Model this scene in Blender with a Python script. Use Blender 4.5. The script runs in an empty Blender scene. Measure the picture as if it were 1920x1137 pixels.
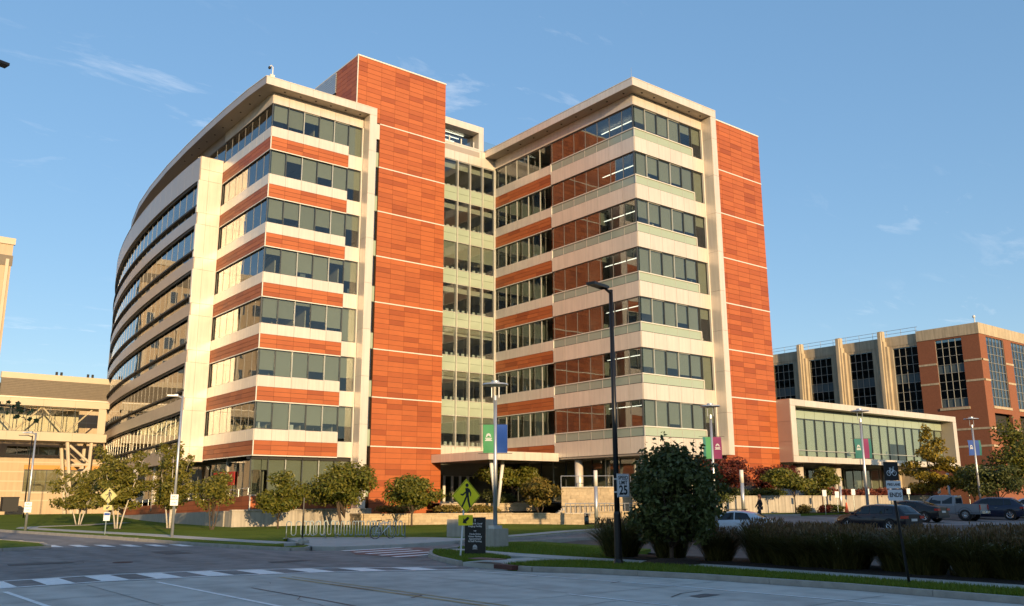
import bpy, math, random
import numpy as np
from mathutils import Vector, Matrix
from mathutils.geometry import delaunay_2d_cdt

random.seed(11)
S = bpy.context.scene
COL = S.collection
R = math.radians

# ---------------------------------------------------------------- camera
cam_d = bpy.data.cameras.new('camera')
cam = bpy.data.objects.new('camera', cam_d)
COL.objects.link(cam)
cam_d.sensor_width = 36.0
cam_d.lens = 36.0 * 1651.93 / 1920.0
cam_d.clip_start = 0.1
cam_d.clip_end = 9000
cam.matrix_world = (Matrix.Translation((0, 0, 2.25)) @ Matrix.Rotation(R(51.532 - 90), 4, 'Z')
                    @ Matrix.Rotation(R(90 + 12.533), 4, 'X') @ Matrix.Rotation(R(-0.229), 4, 'Z'))
S.camera = cam

# ---------------------------------------------------------------- light
SUN_EL, SUN_AZ = 9.5, 14.0          # the sun stands behind the camera, a little to the left of the -Y axis
W = bpy.data.worlds.new('World')
S.world = W
W.use_nodes = True
nt = W.node_tree
nt.nodes.clear()
def wn(t, **k):
    n = nt.nodes.new(t)
    for a, b in k.items():
        setattr(n, a, b)
    return n
sky = wn('ShaderNodeTexSky', sky_type='NISHITA', sun_disc=False)
sky.sun_elevation = R(SUN_EL)
sky.sun_rotation = R(180 + SUN_AZ)
sky.altitude = 200
sky.air_density = 1.0
sky.dust_density = 0.5
sky.ozone_density = 3.2
tc = wn('ShaderNodeTexCoord')
sep = wn('ShaderNodeSeparateXYZ')
nt.links.new(tc.outputs['Generated'], sep.inputs[0])
# thin wisps of high cloud: noise on the direction projected to a plane overhead
zz = wn('ShaderNodeMath', operation='MAXIMUM'); zz.inputs[1].default_value = 0.03
nt.links.new(sep.outputs['Z'], zz.inputs[0])
zp = wn('ShaderNodeMath', operation='ADD'); zp.inputs[1].default_value = 0.12
nt.links.new(zz.outputs[0], zp.inputs[0])
dx = wn('ShaderNodeMath', operation='DIVIDE'); dy = wn('ShaderNodeMath', operation='DIVIDE')
nt.links.new(sep.outputs['X'], dx.inputs[0]); nt.links.new(zp.outputs[0], dx.inputs[1])
nt.links.new(sep.outputs['Y'], dy.inputs[0]); nt.links.new(zp.outputs[0], dy.inputs[1])
cmb = wn('ShaderNodeCombineXYZ')
nt.links.new(dx.outputs[0], cmb.inputs[0]); nt.links.new(dy.outputs[0], cmb.inputs[1])
mp = wn('ShaderNodeMapping')
mp.inputs['Rotation'].default_value = (0, 0, R(38))
mp.inputs['Scale'].default_value = (1.9, 4.6, 1)
mp.inputs['Location'].default_value = (3.1, 1.3, 0)
nt.links.new(cmb.outputs[0], mp.inputs[0])
nz = wn('ShaderNodeTexNoise'); nz.inputs['Scale'].default_value = 1.6; nz.inputs['Detail'].default_value = 9
nz.inputs['Roughness'].default_value = 0.62; nz.inputs['Distortion'].default_value = 0.5
nt.links.new(mp.outputs[0], nz.inputs['Vector'])
big = wn('ShaderNodeTexNoise'); big.inputs['Scale'].default_value = 1.1; big.inputs['Detail'].default_value = 2
mb_ = wn('ShaderNodeMapping'); mb_.inputs['Location'].default_value = (7.7, 3.3, 0)
nt.links.new(cmb.outputs[0], mb_.inputs[0]); nt.links.new(mb_.outputs[0], big.inputs['Vector'])
r1 = wn('ShaderNodeMapRange'); r1.inputs['From Min'].default_value = 0.56; r1.inputs['From Max'].default_value = 0.74
r2 = wn('ShaderNodeMapRange'); r2.inputs['From Min'].default_value = 0.45; r2.inputs['From Max'].default_value = 0.68
nt.links.new(nz.outputs[0], r1.inputs['Value']); nt.links.new(big.outputs[0], r2.inputs['Value'])
cm = wn('ShaderNodeMath', operation='MULTIPLY')
nt.links.new(r1.outputs[0], cm.inputs[0]); nt.links.new(r2.outputs[0], cm.inputs[1])
cm2 = wn('ShaderNodeMath', operation='MULTIPLY'); cm2.inputs[1].default_value = 0.34
nt.links.new(cm.outputs[0], cm2.inputs[0])
bright = wn('ShaderNodeMix', data_type='RGBA')
bright.inputs['B'].default_value = (4.2, 4.1, 4.1, 1)
nt.links.new(cm2.outputs[0], bright.inputs['Factor'])
gam = wn('ShaderNodeGamma'); gam.inputs['Gamma'].default_value = 0.46
hsv = wn('ShaderNodeHueSaturation'); hsv.inputs['Hue'].default_value = 0.508; hsv.inputs['Saturation'].default_value = 1.47; hsv.inputs['Value'].default_value = 1.32
nt.links.new(sky.outputs[0], gam.inputs['Color']); nt.links.new(gam.outputs[0], hsv.inputs['Color'])
nt.links.new(hsv.outputs[0], bright.inputs['A'])
bg = wn('ShaderNodeBackground'); bg.inputs['Strength'].default_value = 0.135
wo = wn('ShaderNodeOutputWorld')
nt.links.new(bright.outputs['Result'], bg.inputs['Color'])
nt.links.new(bg.outputs[0], wo.inputs[0])

sun_d = bpy.data.lights.new('sun', 'SUN')
sun_d.energy = 2.45
sun_d.angle = R(0.5)
sun_d.color = (1.0, 0.71, 0.38)
sun = bpy.data.objects.new('sun', sun_d)
COL.objects.link(sun)
sd = Vector((math.sin(R(SUN_AZ)) * math.cos(R(SUN_EL)), math.cos(R(SUN_AZ)) * math.cos(R(SUN_EL)), -math.sin(R(SUN_EL))))
sun.rotation_euler = sd.to_track_quat('-Z', 'Y').to_euler()

S.view_settings.view_transform = 'Standard'
S.view_settings.look = 'None'
S.view_settings.gamma = 1
S.view_settings.use_curve_mapping = False
S.view_settings.exposure = 1.28
S.render.engine = 'CYCLES'
S.cycles.max_bounces = 6
S.cycles.diffuse_bounces = 3
S.cycles.glossy_bounces = 4
S.cycles.transmission_bounces = 4
S.cycles.transparent_max_bounces = 10
S.cycles.caustics_reflective = False
S.cycles.caustics_refractive = False
S.cycles.sample_clamp_indirect = 6
S.cycles.use_denoising = True

# ---------------------------------------------------------------- helpers
WL = {}        # world offset of objects that were modelled in world coordinates

class MB:
    def __init__(s):
        s.v = []; s.f = []; s.m = []; s.cur = 0
    def add(s, vs, fs):
        b = len(s.v)
        s.v += [tuple(p) for p in vs]
        for f in fs:
            s.f.append(tuple(b + i for i in f)); s.m.append(s.cur)
    def box(s, x0, y0, z0, x1, y1, z1):
        s.add([(x0,y0,z0),(x1,y0,z0),(x1,y1,z0),(x0,y1,z0),(x0,y0,z1),(x1,y0,z1),(x1,y1,z1),(x0,y1,z1)],
              [(0,3,2,1),(4,5,6,7),(0,1,5,4),(1,2,6,5),(2,3,7,6),(3,0,4,7)])
        return s
    def cbox(s, c, sz, rz=0.0):
        hx, hy, hz = sz[0]/2, sz[1]/2, sz[2]/2
        co, si = math.cos(rz), math.sin(rz)
        vs = []
        for z in (-hz, hz):
            for x, y in ((-hx,-hy),(hx,-hy),(hx,hy),(-hx,hy)):
                vs.append((c[0]+x*co-y*si, c[1]+x*si+y*co, c[2]+z))
        s.add(vs, [(0,3,2,1),(4,5,6,7),(0,1,5,4),(1,2,6,5),(2,3,7,6),(3,0,4,7)])
        return s
    def face(s, *p):
        s.add(p, [tuple(range(len(p)))]); return s
    def prism(s, poly, z0, z1):
        n = len(poly)
        a = sum(poly[i][0]*poly[(i+1)%n][1]-poly[(i+1)%n][0]*poly[i][1] for i in range(n))
        if a < 0: poly = poly[::-1]
        vs = [(x,y,z0) for x,y in poly] + [(x,y,z1) for x,y in poly]
        s.add(vs, [tuple(range(n-1,-1,-1)), tuple(range(n,2*n))] + [(i,(i+1)%n,n+(i+1)%n,n+i) for i in range(n)])
        return s
    def tube(s, pts, r, n=8, cap=True):
        pts = [Vector(p) for p in pts]
        if not isinstance(r, (list, tuple)): r = [r]*len(pts)
        rings = []; up = None
        for i, p in enumerate(pts):
            d = (pts[min(i+1, len(pts)-1)] - pts[max(i-1, 0)])
            if d.length < 1e-9: d = Vector((0,0,1))
            d.normalize()
            if up is None:
                a = Vector((1,0,0)) if abs(d.x) < 0.8 else Vector((0,1,0))
            else: a = up
            u = (a - d*a.dot(d))
            if u.length < 1e-6: u = Vector((0,1,0)) - d*d.y
            u.normalize(); up = u
            w = d.cross(u)
            rings.append([p + (u*math.cos(2*math.pi*k/n) + w*math.sin(2*math.pi*k/n))*r[i] for k in range(n)])
        vs = [q for ring in rings for q in ring]
        fs = []
        for i in range(len(pts)-1):
            for k in range(n):
                fs.append((i*n+k, i*n+(k+1)%n, (i+1)*n+(k+1)%n, (i+1)*n+k))
        if cap:
            fs.append(tuple(range(n-1,-1,-1))); fs.append(tuple((len(pts)-1)*n+k for k in range(n)))
        s.add(vs, fs); return s
    def lathe(s, prof, c=(0,0,0), n=16, axis='z'):
        vs = []; fs = []
        for r, h in prof:
            for k in range(n):
                a = 2*math.pi*k/n
                if axis == 'z': vs.append((c[0]+r*math.cos(a), c[1]+r*math.sin(a), c[2]+h))
                elif axis == 'y': vs.append((c[0]+r*math.cos(a), c[1]+h, c[2]+r*math.sin(a)))
                else: vs.append((c[0]+h, c[1]+r*math.cos(a), c[2]+r*math.sin(a)))
        for i in range(len(prof)-1):
            for k in range(n):
                fs.append((i*n+k, i*n+(k+1)%n, (i+1)*n+(k+1)%n, (i+1)*n+k))
        s.add(vs, fs); return s
    def ball(s, c, r, n=8, m=6):
        prof = []
        rr = r if isinstance(r, (tuple, list)) else (r, r, r)
        vs = []; fs = []
        for i in range(m+1):
            t = math.pi*i/m
            for k in range(n):
                a = 2*math.pi*k/n
                vs.append((c[0]+rr[0]*math.sin(t)*math.cos(a), c[1]+rr[1]*math.sin(t)*math.sin(a), c[2]-rr[2]*math.cos(t)))
        for i in range(m):
            for k in range(n):
                fs.append((i*n+k, i*n+(k+1)%n, (i+1)*n+(k+1)%n, (i+1)*n+k))
        s.add(vs, fs); return s
    def mesh(s, name, mats, smooth=False):
        me = bpy.data.meshes.new(name)
        me.from_pydata(s.v, [], s.f)
        if not isinstance(mats, (list, tuple)): mats = [mats]
        for m in mats: me.materials.append(m)
        if len(mats) > 1: me.polygons.foreach_set('material_index', s.m)
        if smooth: me.polygons.foreach_set('use_smooth', [True]*len(s.f))
        me.update()
        return me
    def build(s, name, mats, parent=None, smooth=False, loc=None, **props):
        return link(name, s.mesh(name, mats, smooth), parent, loc, **props)

def link(name, data, parent=None, loc=None, rz=0.0, **props):
    """loc is a world position when the parent stands in WL, else a position in the parent's own space"""
    o = bpy.data.objects.new(name, data)
    COL.objects.link(o)
    l = Vector(loc) if loc is not None else Vector((0,0,0))
    if parent is not None:
        o.parent = parent
        if parent.name in WL:
            o.location = l - WL[parent.name]
            WL[o.name] = l
        else:
            o.location = l
    else:
        o.location = l
        if props.pop('world', True): WL[o.name] = l
    props.pop('world', None)
    if rz:
        o.rotation_euler = (0, 0, rz)
        WL.pop(o.name, None)
    for k, v in props.items(): o[k] = v
    return o

def thing(name, label, cat, loc=(0,0,0), rz=0.0, group=None, local=False):
    o = bpy.data.objects.new(name, None)
    COL.objects.link(o)
    o.empty_display_size = 0.3
    o.location = loc; o.rotation_euler = (0,0,rz)
    o['label'] = label; o['category'] = cat
    if group: o['group'] = group
    if not local: WL[o.name] = Vector(loc)
    return o

def dup(o, parent=None, loc=None, rz=None, label=None, group=None, scale=None):
    c = o.copy(); COL.objects.link(c)
    if parent is not None: c.parent = parent
    if loc is not None: c.location = loc
    if rz is not None: c.rotation_euler = (0,0,rz)
    if label: c['label'] = label
    if group: c['group'] = group
    if scale: c.scale = scale if isinstance(scale, (tuple, list)) else (scale,)*3
    for ch in list(o.children):
        dup(ch, c)
    return c

UNIT = {}
def unit(mat):
    if mat.name not in UNIT:
        UNIT[mat.name] = MB().box(-.5,-.5,-.5,.5,.5,.5).mesh('piece_'+mat.name, mat)
    return UNIT[mat.name]
def piece(name, parent, c, sz, mat, rz=0.0, **props):
    o = link(name, unit(mat), parent, c, rz, **props)
    o.scale = sz
    WL.pop(o.name, None)
    return o

CAM = Vector((0, 0, 2.25))
SPEC = {}
def spec(kind, c, sz, mat, rz=0.0):
    SPEC.setdefault(kind, []).append((c, sz, mat, rz))
def sbox(kind, x0, y0, z0, x1, y1, z1, mat):
    spec(kind, ((x0+x1)/2, (y0+y1)/2, (z0+z1)/2), (abs(x1-x0), abs(y1-y0), abs(z1-z0)), mat)
def emit(kind, parent, limit=295):
    """the pieces that show largest become parts of their own, the rest one joined part"""
    lst = SPEC.pop(kind, [])
    def size(q):
        c, sz, m, rz = q
        d = Vector(c) - CAM
        ax = min(range(2), key=lambda i: sz[i])
        nrm = Vector((1,0,0)) if ax == 0 else Vector((0,1,0))
        nrm.rotate(Matrix.Rotation(rz, 3, 'Z'))
        a = max(sz[0], sz[1]) * sz[2]
        return -a * abs(d.normalized().dot(nrm)) / (Vector(c)-CAM).length_squared
    lst.sort(key=size)
    for c, sz, m, rz in lst[:limit]:
        piece(kind, parent, c, sz, m, rz)
    rest = lst[limit:]
    if rest:
        mats = []
        b = MB()
        for c, sz, m, rz in rest:
            if m not in mats: mats.append(m)
            b.cur = mats.index(m)
            b.cbox(c, sz, rz)
        b.build(kind, mats, parent, kind='stuff')

# ---------------------------------------------------------------- materials
def mat(name, col, rough=0.6, metal=0.0, var=0.0, vscale=3.0, bump=0.0, bscale=40.0, spec_=0.5, obj_var=0.0, isl_var=0.0, coat=0.0, streak=0.0):
    m = bpy.data.materials.new(name)
    m.use_nodes = True
    t = m.node_tree; t.nodes.clear()
    def N(ty, **k):
        n = t.nodes.new(ty)
        for a, b in k.items(): setattr(n, a, b)
        return n
    out = N('ShaderNodeOutputMaterial'); p = N('ShaderNodeBsdfPrincipled')
    t.links.new(p.outputs[0], out.inputs[0])
    p.inputs['Roughness'].default_value = rough
    p.inputs['Metallic'].default_value = metal
    p.inputs['Specular IOR Level'].default_value = spec_
    p.inputs['Coat Weight'].default_value = coat
    p.inputs['Coat Roughness'].default_value = 0.04
    p.inputs['Base Color'].default_value = (*col, 1)
    src = None
    if var or bump or obj_var or isl_var or streak:
        geo = N('ShaderNodeNewGeometry')
        fac = None
        def addf(sock, lo, hi):
            nonlocal fac
            r = N('ShaderNodeMapRange')
            r.inputs['To Min'].default_value = lo; r.inputs['To Max'].default_value = hi
            t.links.new(sock, r.inputs['Value'])
            if fac is None: fac = r.outputs[0]
            else:
                mu = N('ShaderNodeMath', operation='MULTIPLY')
                t.links.new(fac, mu.inputs[0]); t.links.new(r.outputs[0], mu.inputs[1]); fac = mu.outputs[0]
            return r
        if var:
            n = N('ShaderNodeTexNoise'); n.inputs['Scale'].default_value = vscale; n.inputs['Detail'].default_value = 6
            n.inputs['Roughness'].default_value = 0.65
            t.links.new(geo.outputs['Position'], n.inputs['Vector'])
            r = addf(n.outputs[0], 1-var, 1+var)
            r.inputs['From Min'].default_value = 0.3; r.inputs['From Max'].default_value = 0.7
        if streak:
            mp_ = N('ShaderNodeMapping'); mp_.inputs['Scale'].default_value = (2.2, 2.2, 0.12)
            n = N('ShaderNodeTexNoise'); n.inputs['Scale'].default_value = 2.0; n.inputs['Detail'].default_value = 5
            t.links.new(geo.outputs['Position'], mp_.inputs[0]); t.links.new(mp_.outputs[0], n.inputs['Vector'])
            r = addf(n.outputs[0], 1-streak, 1+streak*0.4)
            r.inputs['From Min'].default_value = 0.35; r.inputs['From Max'].default_value = 0.62
        if obj_var:
            oi = N('ShaderNodeObjectInfo')
            addf(oi.outputs['Random'], 1-obj_var, 1+obj_var)
        if isl_var:
            addf(geo.outputs['Random Per Island'], 1-isl_var, 1+isl_var)
        if fac is not None:
            mx = N('ShaderNodeMix', data_type='RGBA', blend_type='MULTIPLY')
            mx.inputs['Factor'].default_value = 1.0
            mx.inputs['A'].default_value = (*col, 1)
            cb = N('ShaderNodeCombineColor')
            for i in range(3): t.links.new(fac, cb.inputs[i])
            t.links.new(cb.outputs[0], mx.inputs['B'])
            t.links.new(mx.outputs['Result'], p.inputs['Base Color'])
        if bump:
            n = N('ShaderNodeTexNoise'); n.inputs['Scale'].default_value = bscale; n.inputs['Detail'].default_value = 4
            t.links.new(geo.outputs['Position'], n.inputs['Vector'])
            bp = N('ShaderNodeBump'); bp.inputs['Strength'].default_value = bump; bp.inputs['Distance'].default_value = 0.02
            t.links.new(n.outputs[0], bp.inputs['Height'])
            t.links.new(bp.outputs[0], p.inputs['Normal'])
    return m

def glassmat(name, tint, ior=1.9, rough=0.0, wav=0.0, refl=(1,1,1)):
    m = bpy.data.materials.new(name); m.use_nodes = True
    t = m.node_tree; t.nodes.clear()
    out = t.nodes.new('ShaderNodeOutputMaterial')
    tr = t.nodes.new('ShaderNodeBsdfTransparent'); tr.inputs[0].default_value = (*tint, 1)
    gl = t.nodes.new('ShaderNodeBsdfGlossy'); gl.inputs['Roughness'].default_value = rough
    gl.inputs['Color'].default_value = (*refl, 1)
    fr = t.nodes.new('ShaderNodeFresnel')
    # a thin pane reflects alike from both of its sides: undo the inversion the node makes on back faces
    geo = t.nodes.new('ShaderNodeNewGeometry')
    ex = t.nodes.new('ShaderNodeMath'); ex.operation = 'MULTIPLY_ADD'; ex.inputs[1].default_value = -2; ex.inputs[2].default_value = 1
    pw = t.nodes.new('ShaderNodeMath'); pw.operation = 'POWER'; pw.inputs[0].default_value = ior
    t.links.new(geo.outputs['Backfacing'], ex.inputs[0]); t.links.new(ex.outputs[0], pw.inputs[1]); t.links.new(pw.outputs[0], fr.inputs['IOR'])
    mx = t.nodes.new('ShaderNodeMixShader')
    t.links.new(fr.outputs[0], mx.inputs[0]); t.links.new(tr.outputs[0], mx.inputs[1]); t.links.new(gl.outputs[0], mx.inputs[2])
    t.links.new(mx.outputs[0], out.inputs[0])
    if wav:
        n = t.nodes.new('ShaderNodeTexNoise'); n.inputs['Scale'].default_value = 0.55; n.inputs['Detail'].default_value = 1
        bp = t.nodes.new('ShaderNodeBump'); bp.inputs['Strength'].default_value = wav; bp.inputs['Distance'].default_value = 0.05
        t.links.new(geo.outputs['Position'], n.inputs['Vector']); t.links.new(n.outputs[0], bp.inputs['Height'])
        t.links.new(bp.outputs[0], gl.inputs['Normal'])
    return m

def leafmat(name, c1, c2, rough=0.42, trans=0.3):
    m = bpy.data.materials.new(name); m.use_nodes = True
    t = m.node_tree; t.nodes.clear()
    out = t.nodes.new('ShaderNodeOutputMaterial')
    geo = t.nodes.new('ShaderNodeNewGeometry')
    mx = t.nodes.new('ShaderNodeMix'); mx.data_type = 'RGBA'
    mx.inputs['A'].default_value = (*c1, 1); mx.inputs['B'].default_value = (*c2, 1)
    t.links.new(geo.outputs['Random Per Island'], mx.inputs['Factor'])
    p = t.nodes.new('ShaderNodeBsdfPrincipled'); p.inputs['Roughness'].default_value = rough
    p.inputs['Specular IOR Level'].default_value = 0.3
    tl = t.nodes.new('ShaderNodeBsdfTranslucent')
    t.links.new(mx.outputs['Result'], p.inputs['Base Color']); t.links.new(mx.outputs['Result'], tl.inputs['Color'])
    ms = t.nodes.new('ShaderNodeMixShader'); ms.inputs[0].default_value = trans
    t.links.new(p.outputs[0], ms.inputs[1]); t.links.new(tl.outputs[0], ms.inputs[2])
    t.links.new(ms.outputs[0], out.inputs[0])
    return m

def emis(name, col, s):
    m = bpy.data.materials.new(name); m.use_nodes = True
    p = m.node_tree.nodes['Principled BSDF']
    p.inputs['Base Color'].default_value = (*col, 1)
    p.inputs['Emission Color'].default_value = (*col, 1); p.inputs['Emission Strength'].default_value = s
    return m

M = {}
M['terra_l'] = mat('terracotta_light', (.42,.108,.028), .55, var=.06, vscale=1.3, obj_var=.05, isl_var=.05)
M['terra_m'] = mat('terracotta_mid', (.375,.091,.023), .55, var=.06, vscale=1.3, obj_var=.05, isl_var=.05)
M['terra_d'] = mat('terracotta_dark', (.305,.068,.0165), .55, var=.06, vscale=1.3, obj_var=.05, isl_var=.05)
M['cream'] = mat('cream_metal', (.74,.655,.555), .36, metal=.25, var=.04, vscale=.6, obj_var=.04, isl_var=.04, streak=.07, bump=.12, bscale=.9)
M['cream_shade'] = mat('shaded_cream_metal', (.43,.365,.315), .36, metal=.35, var=.03, vscale=.6, obj_var=.03, isl_var=.03)  # darker cream: shade of the curved and end faces put into the colour
M['trim'] = mat('pale_trim', (.78,.72,.62), .4, metal=.1)
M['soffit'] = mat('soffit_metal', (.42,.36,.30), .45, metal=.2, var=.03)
M['dark'] = mat('dark_backing', (.035,.032,.03), .8)
M['joint'] = mat('joint_backing', (.10,.05,.03), .8)
M['joint_c'] = mat('pale_joint_backing', (.22,.19,.16), .8)
M['mullion'] = mat('dark_mullion', (.10,.11,.11), .4, metal=.5)
M['mullion_s'] = mat('grey_mullion', (.24,.23,.21), .45, metal=.3)
M['mullion_l'] = mat('silver_mullion', (.62,.60,.52), .35, metal=.4)
M['black'] = mat('black_metal', (.012,.012,.013), .35, metal=.3)
M['blackm'] = mat('black_matte', (.014,.014,.014), .6)
M['glass'] = glassmat('window_glass', (.78,.82,.79), 1.6, wav=.06)
M['glass_side'] = glassmat('reflective_glass', (.46,.50,.50), 2.1, wav=.09)
M['glass_clear'] = glassmat('clear_glass', (.95,.95,.92), 1.25)
M['spandrel'] = mat('pale_green_spandrel', (.36,.43,.32), .12, var=.03, vscale=.5, spec_=.8)
M['spandrel_d'] = mat('green_spandrel', (.30,.36,.30), .12, spec_=.8)
M['blind_sky'] = mat('sky_pale_blind', (.60,.62,.50), .8, var=.04, vscale=.8, obj_var=.06)  # pale tone stands in for bright sky reflected in the pavilion glass
M['blind'] = mat('roller_blind', (.34,.33,.265), .8, var=.04, vscale=.8, obj_var=.08)
M['interior'] = mat('interior_wall', (.46,.42,.36), .8, var=.15, vscale=.35)
M['slab'] = mat('interior_slab', (.52,.49,.43), .8)
M['light'] = emis('ceiling_light', (1.0,.86,.66), 3.2)
M['concrete'] = mat('concrete', (.40,.36,.30), .8, var=.10, vscale=2.5, bump=.25, bscale=25, streak=.12)
M['conc_pale'] = mat('pale_concrete', (.46,.41,.34), .8, var=.08, vscale=2.0, bump=.2, streak=.25)
M['kerb'] = mat('kerb_concrete', (.36,.33,.29), .85, var=.16, vscale=3.0, bump=.3)
M['walk'] = mat('sidewalk_concrete', (.46,.44,.40), .85, var=.10, vscale=1.6, bump=.2, obj_var=.04)
M['stone'] = mat('limestone', (.46,.36,.23), .8, var=.16, vscale=4.0, bump=.5, bscale=14, obj_var=.14, isl_var=.14)
M['mulch'] = mat('mulch', (.030,.018,.012), .95, var=.4, vscale=9, bump=1.0, bscale=30)
M['white'] = mat('white_paint', (.72,.72,.70), .5)
M['silver'] = mat('galvanised', (.52,.53,.54), .38, metal=.65, var=.05)
M['green_steel'] = mat('grey_green_steel', (.32,.38,.37), .4, metal=.4)
M['yellow'] = mat('fluorescent_yellow', (1.0,.84,.010), .5)
M['signwhite'] = mat('sign_white', (.74,.75,.76), .45)
M['ink'] = mat('sign_black', (.012,.012,.012), .5)
M['brick'] = mat('red_brick', (.26,.095,.047), .85, var=.14, vscale=6, bump=.3, bscale=30)
M['limes'] = mat('buff_limestone', (.50,.41,.28), .8, var=.10, vscale=.9, streak=.2)
M['tan'] = mat('tan_precast', (.55,.42,.28), .8, var=.06, vscale=.4, streak=.08)
M['tan2'] = mat('pale_precast', (.62,.52,.38), .75, var=.05, vscale=.5)
M['louver'] = mat('brown_louver', (.20,.165,.125), .7, var=.1, vscale=2)
M['redsign'] = mat('red_banner', (.62,.035,.02), .6)
M['bark'] = mat('bark', (.085,.060,.042), .9, var=.25, vscale=8, bump=.6, bscale=20)
M['birch'] = mat('birch_bark', (.58,.52,.44), .8, var=.22, vscale=5, bump=.3)
M['leaf'] = leafmat('green_leaf', (.075,.100,.014), (.21,.185,.028))
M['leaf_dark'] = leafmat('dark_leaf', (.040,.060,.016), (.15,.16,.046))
M['leaf_birch'] = leafmat('birch_leaf', (.095,.110,.018), (.27,.225,.038))
M['leaf_yellow'] = leafmat('yellowing_leaf', (.13,.12,.018), (.38,.26,.028))
M['leaf_red'] = leafmat('red_leaf', (.075,.020,.014), (.19,.040,.022))
M['leaf_shrub'] = leafmat('shrub_leaf', (.10,.10,.018), (.30,.20,.045))
M['leaf_hedge'] = leafmat('hedge_leaf', (.060,.080,.012), (.14,.15,.022))
M['flower_red'] = leafmat('red_flower', (.16,.03,.02), (.30,.10,.05))
M['blade'] = leafmat('grass_blade', (.055,.056,.014), (.16,.135,.040), trans=.25)
M['plume'] = leafmat('grass_plume', (.10,.062,.026), (.22,.14,.062), trans=.25)
M['tuft'] = leafmat('lawn_blade', (.095,.150,.010), (.20,.26,.028), trans=.3)
M['tyre'] = mat('tyre', (.018,.018,.018), .8)
M['rim'] = mat('alloy_rim', (.55,.55,.56), .25, metal=.9)
M['carglass'] = mat('car_glass', (.012,.015,.018), .05, spec_=.5)
M['red_lens'] = mat('red_lens', (.45,.012,.010), .2, coat=.6)
M['plate'] = mat('number_plate', (.62,.63,.62), .5)
# ---------------------------------------------------------------- terrain
def sm(a, b, x):
    t = min(1.0, max(0.0, (x-a)/(b-a)))
    return t*t*(3-2*t)
def H(x, y):
    h = .45*sm(44,54,x)*(1-sm(46,54,y)*(1-sm(54,64,x)))
    h += .45*sm(30,41,y)*sm(46,53,x)*(1-sm(47,54,y)*(1-sm(54,64,x)))
    h += .10*sm(44,60,y)*(1-sm(44,56,x))
    h += 1.3*sm(85,145,y)*(1-sm(34,50,x))
    return h

def grass_material(name, c1, c2, c3):
    m = bpy.data.materials.new(name); m.use_nodes = True
    t = m.node_tree; p = t.nodes['Principled BSDF']; p.inputs['Roughness'].default_value = .9
    p.inputs['Specular IOR Level'].default_value = .15
    geo = t.nodes.new('ShaderNodeNewGeometry')
    n1 = t.nodes.new('ShaderNodeTexNoise'); n1.inputs['Scale'].default_value = .35; n1.inputs['Detail'].default_value = 5
    n2 = t.nodes.new('ShaderNodeTexNoise'); n2.inputs['Scale'].default_value = 9; n2.inputs['Detail'].default_value = 8
    n2.inputs['Roughness'].default_value = .75
    for n in (n1, n2): t.links.new(geo.outputs['Position'], n.inputs['Vector'])
    cr = t.nodes.new('ShaderNodeValToRGB')
    cr.color_ramp.elements[0].position = .36; cr.color_ramp.elements[0].color = (*c1, 1)
    cr.color_ramp.elements[1].position = .68; cr.color_ramp.elements[1].color = (*c3, 1)
    e = cr.color_ramp.elements.new(.52); e.color = (*c2, 1)
    ma = t.nodes.new('ShaderNodeMath'); ma.operation = 'MULTIPLY_ADD'; ma.inputs[1].default_value = .45
    sc = t.nodes.new('ShaderNodeMath'); sc.operation = 'MULTIPLY'; sc.inputs[1].default_value = .55
    t.links.new(n2.outputs[0], sc.inputs[0])
    t.links.new(n1.outputs[0], ma.inputs[0]); t.links.new(sc.outputs[0], ma.inputs[2])
    t.links.new(ma.outputs[0], cr.inputs[0]); t.links.new(cr.outputs[0], p.inputs['Base Color'])
    bp = t.nodes.new('ShaderNodeBump'); bp.inputs['Strength'].default_value = .9; bp.inputs['Distance'].default_value = .06
    n3 = t.nodes.new('ShaderNodeTexNoise'); n3.inputs['Scale'].default_value = 40; n3.inputs['Detail'].default_value = 4
    t.links.new(geo.outputs['Position'], n3.inputs['Vector'])
    t.links.new(n3.outputs[0], bp.inputs['Height']); t.links.new(bp.outputs[0], p.inputs['Normal'])
    return m
M['lawn'] = grass_material('lawn', (.085,.130,.010), (.130,.180,.017), (.180,.215,.030))

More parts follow.
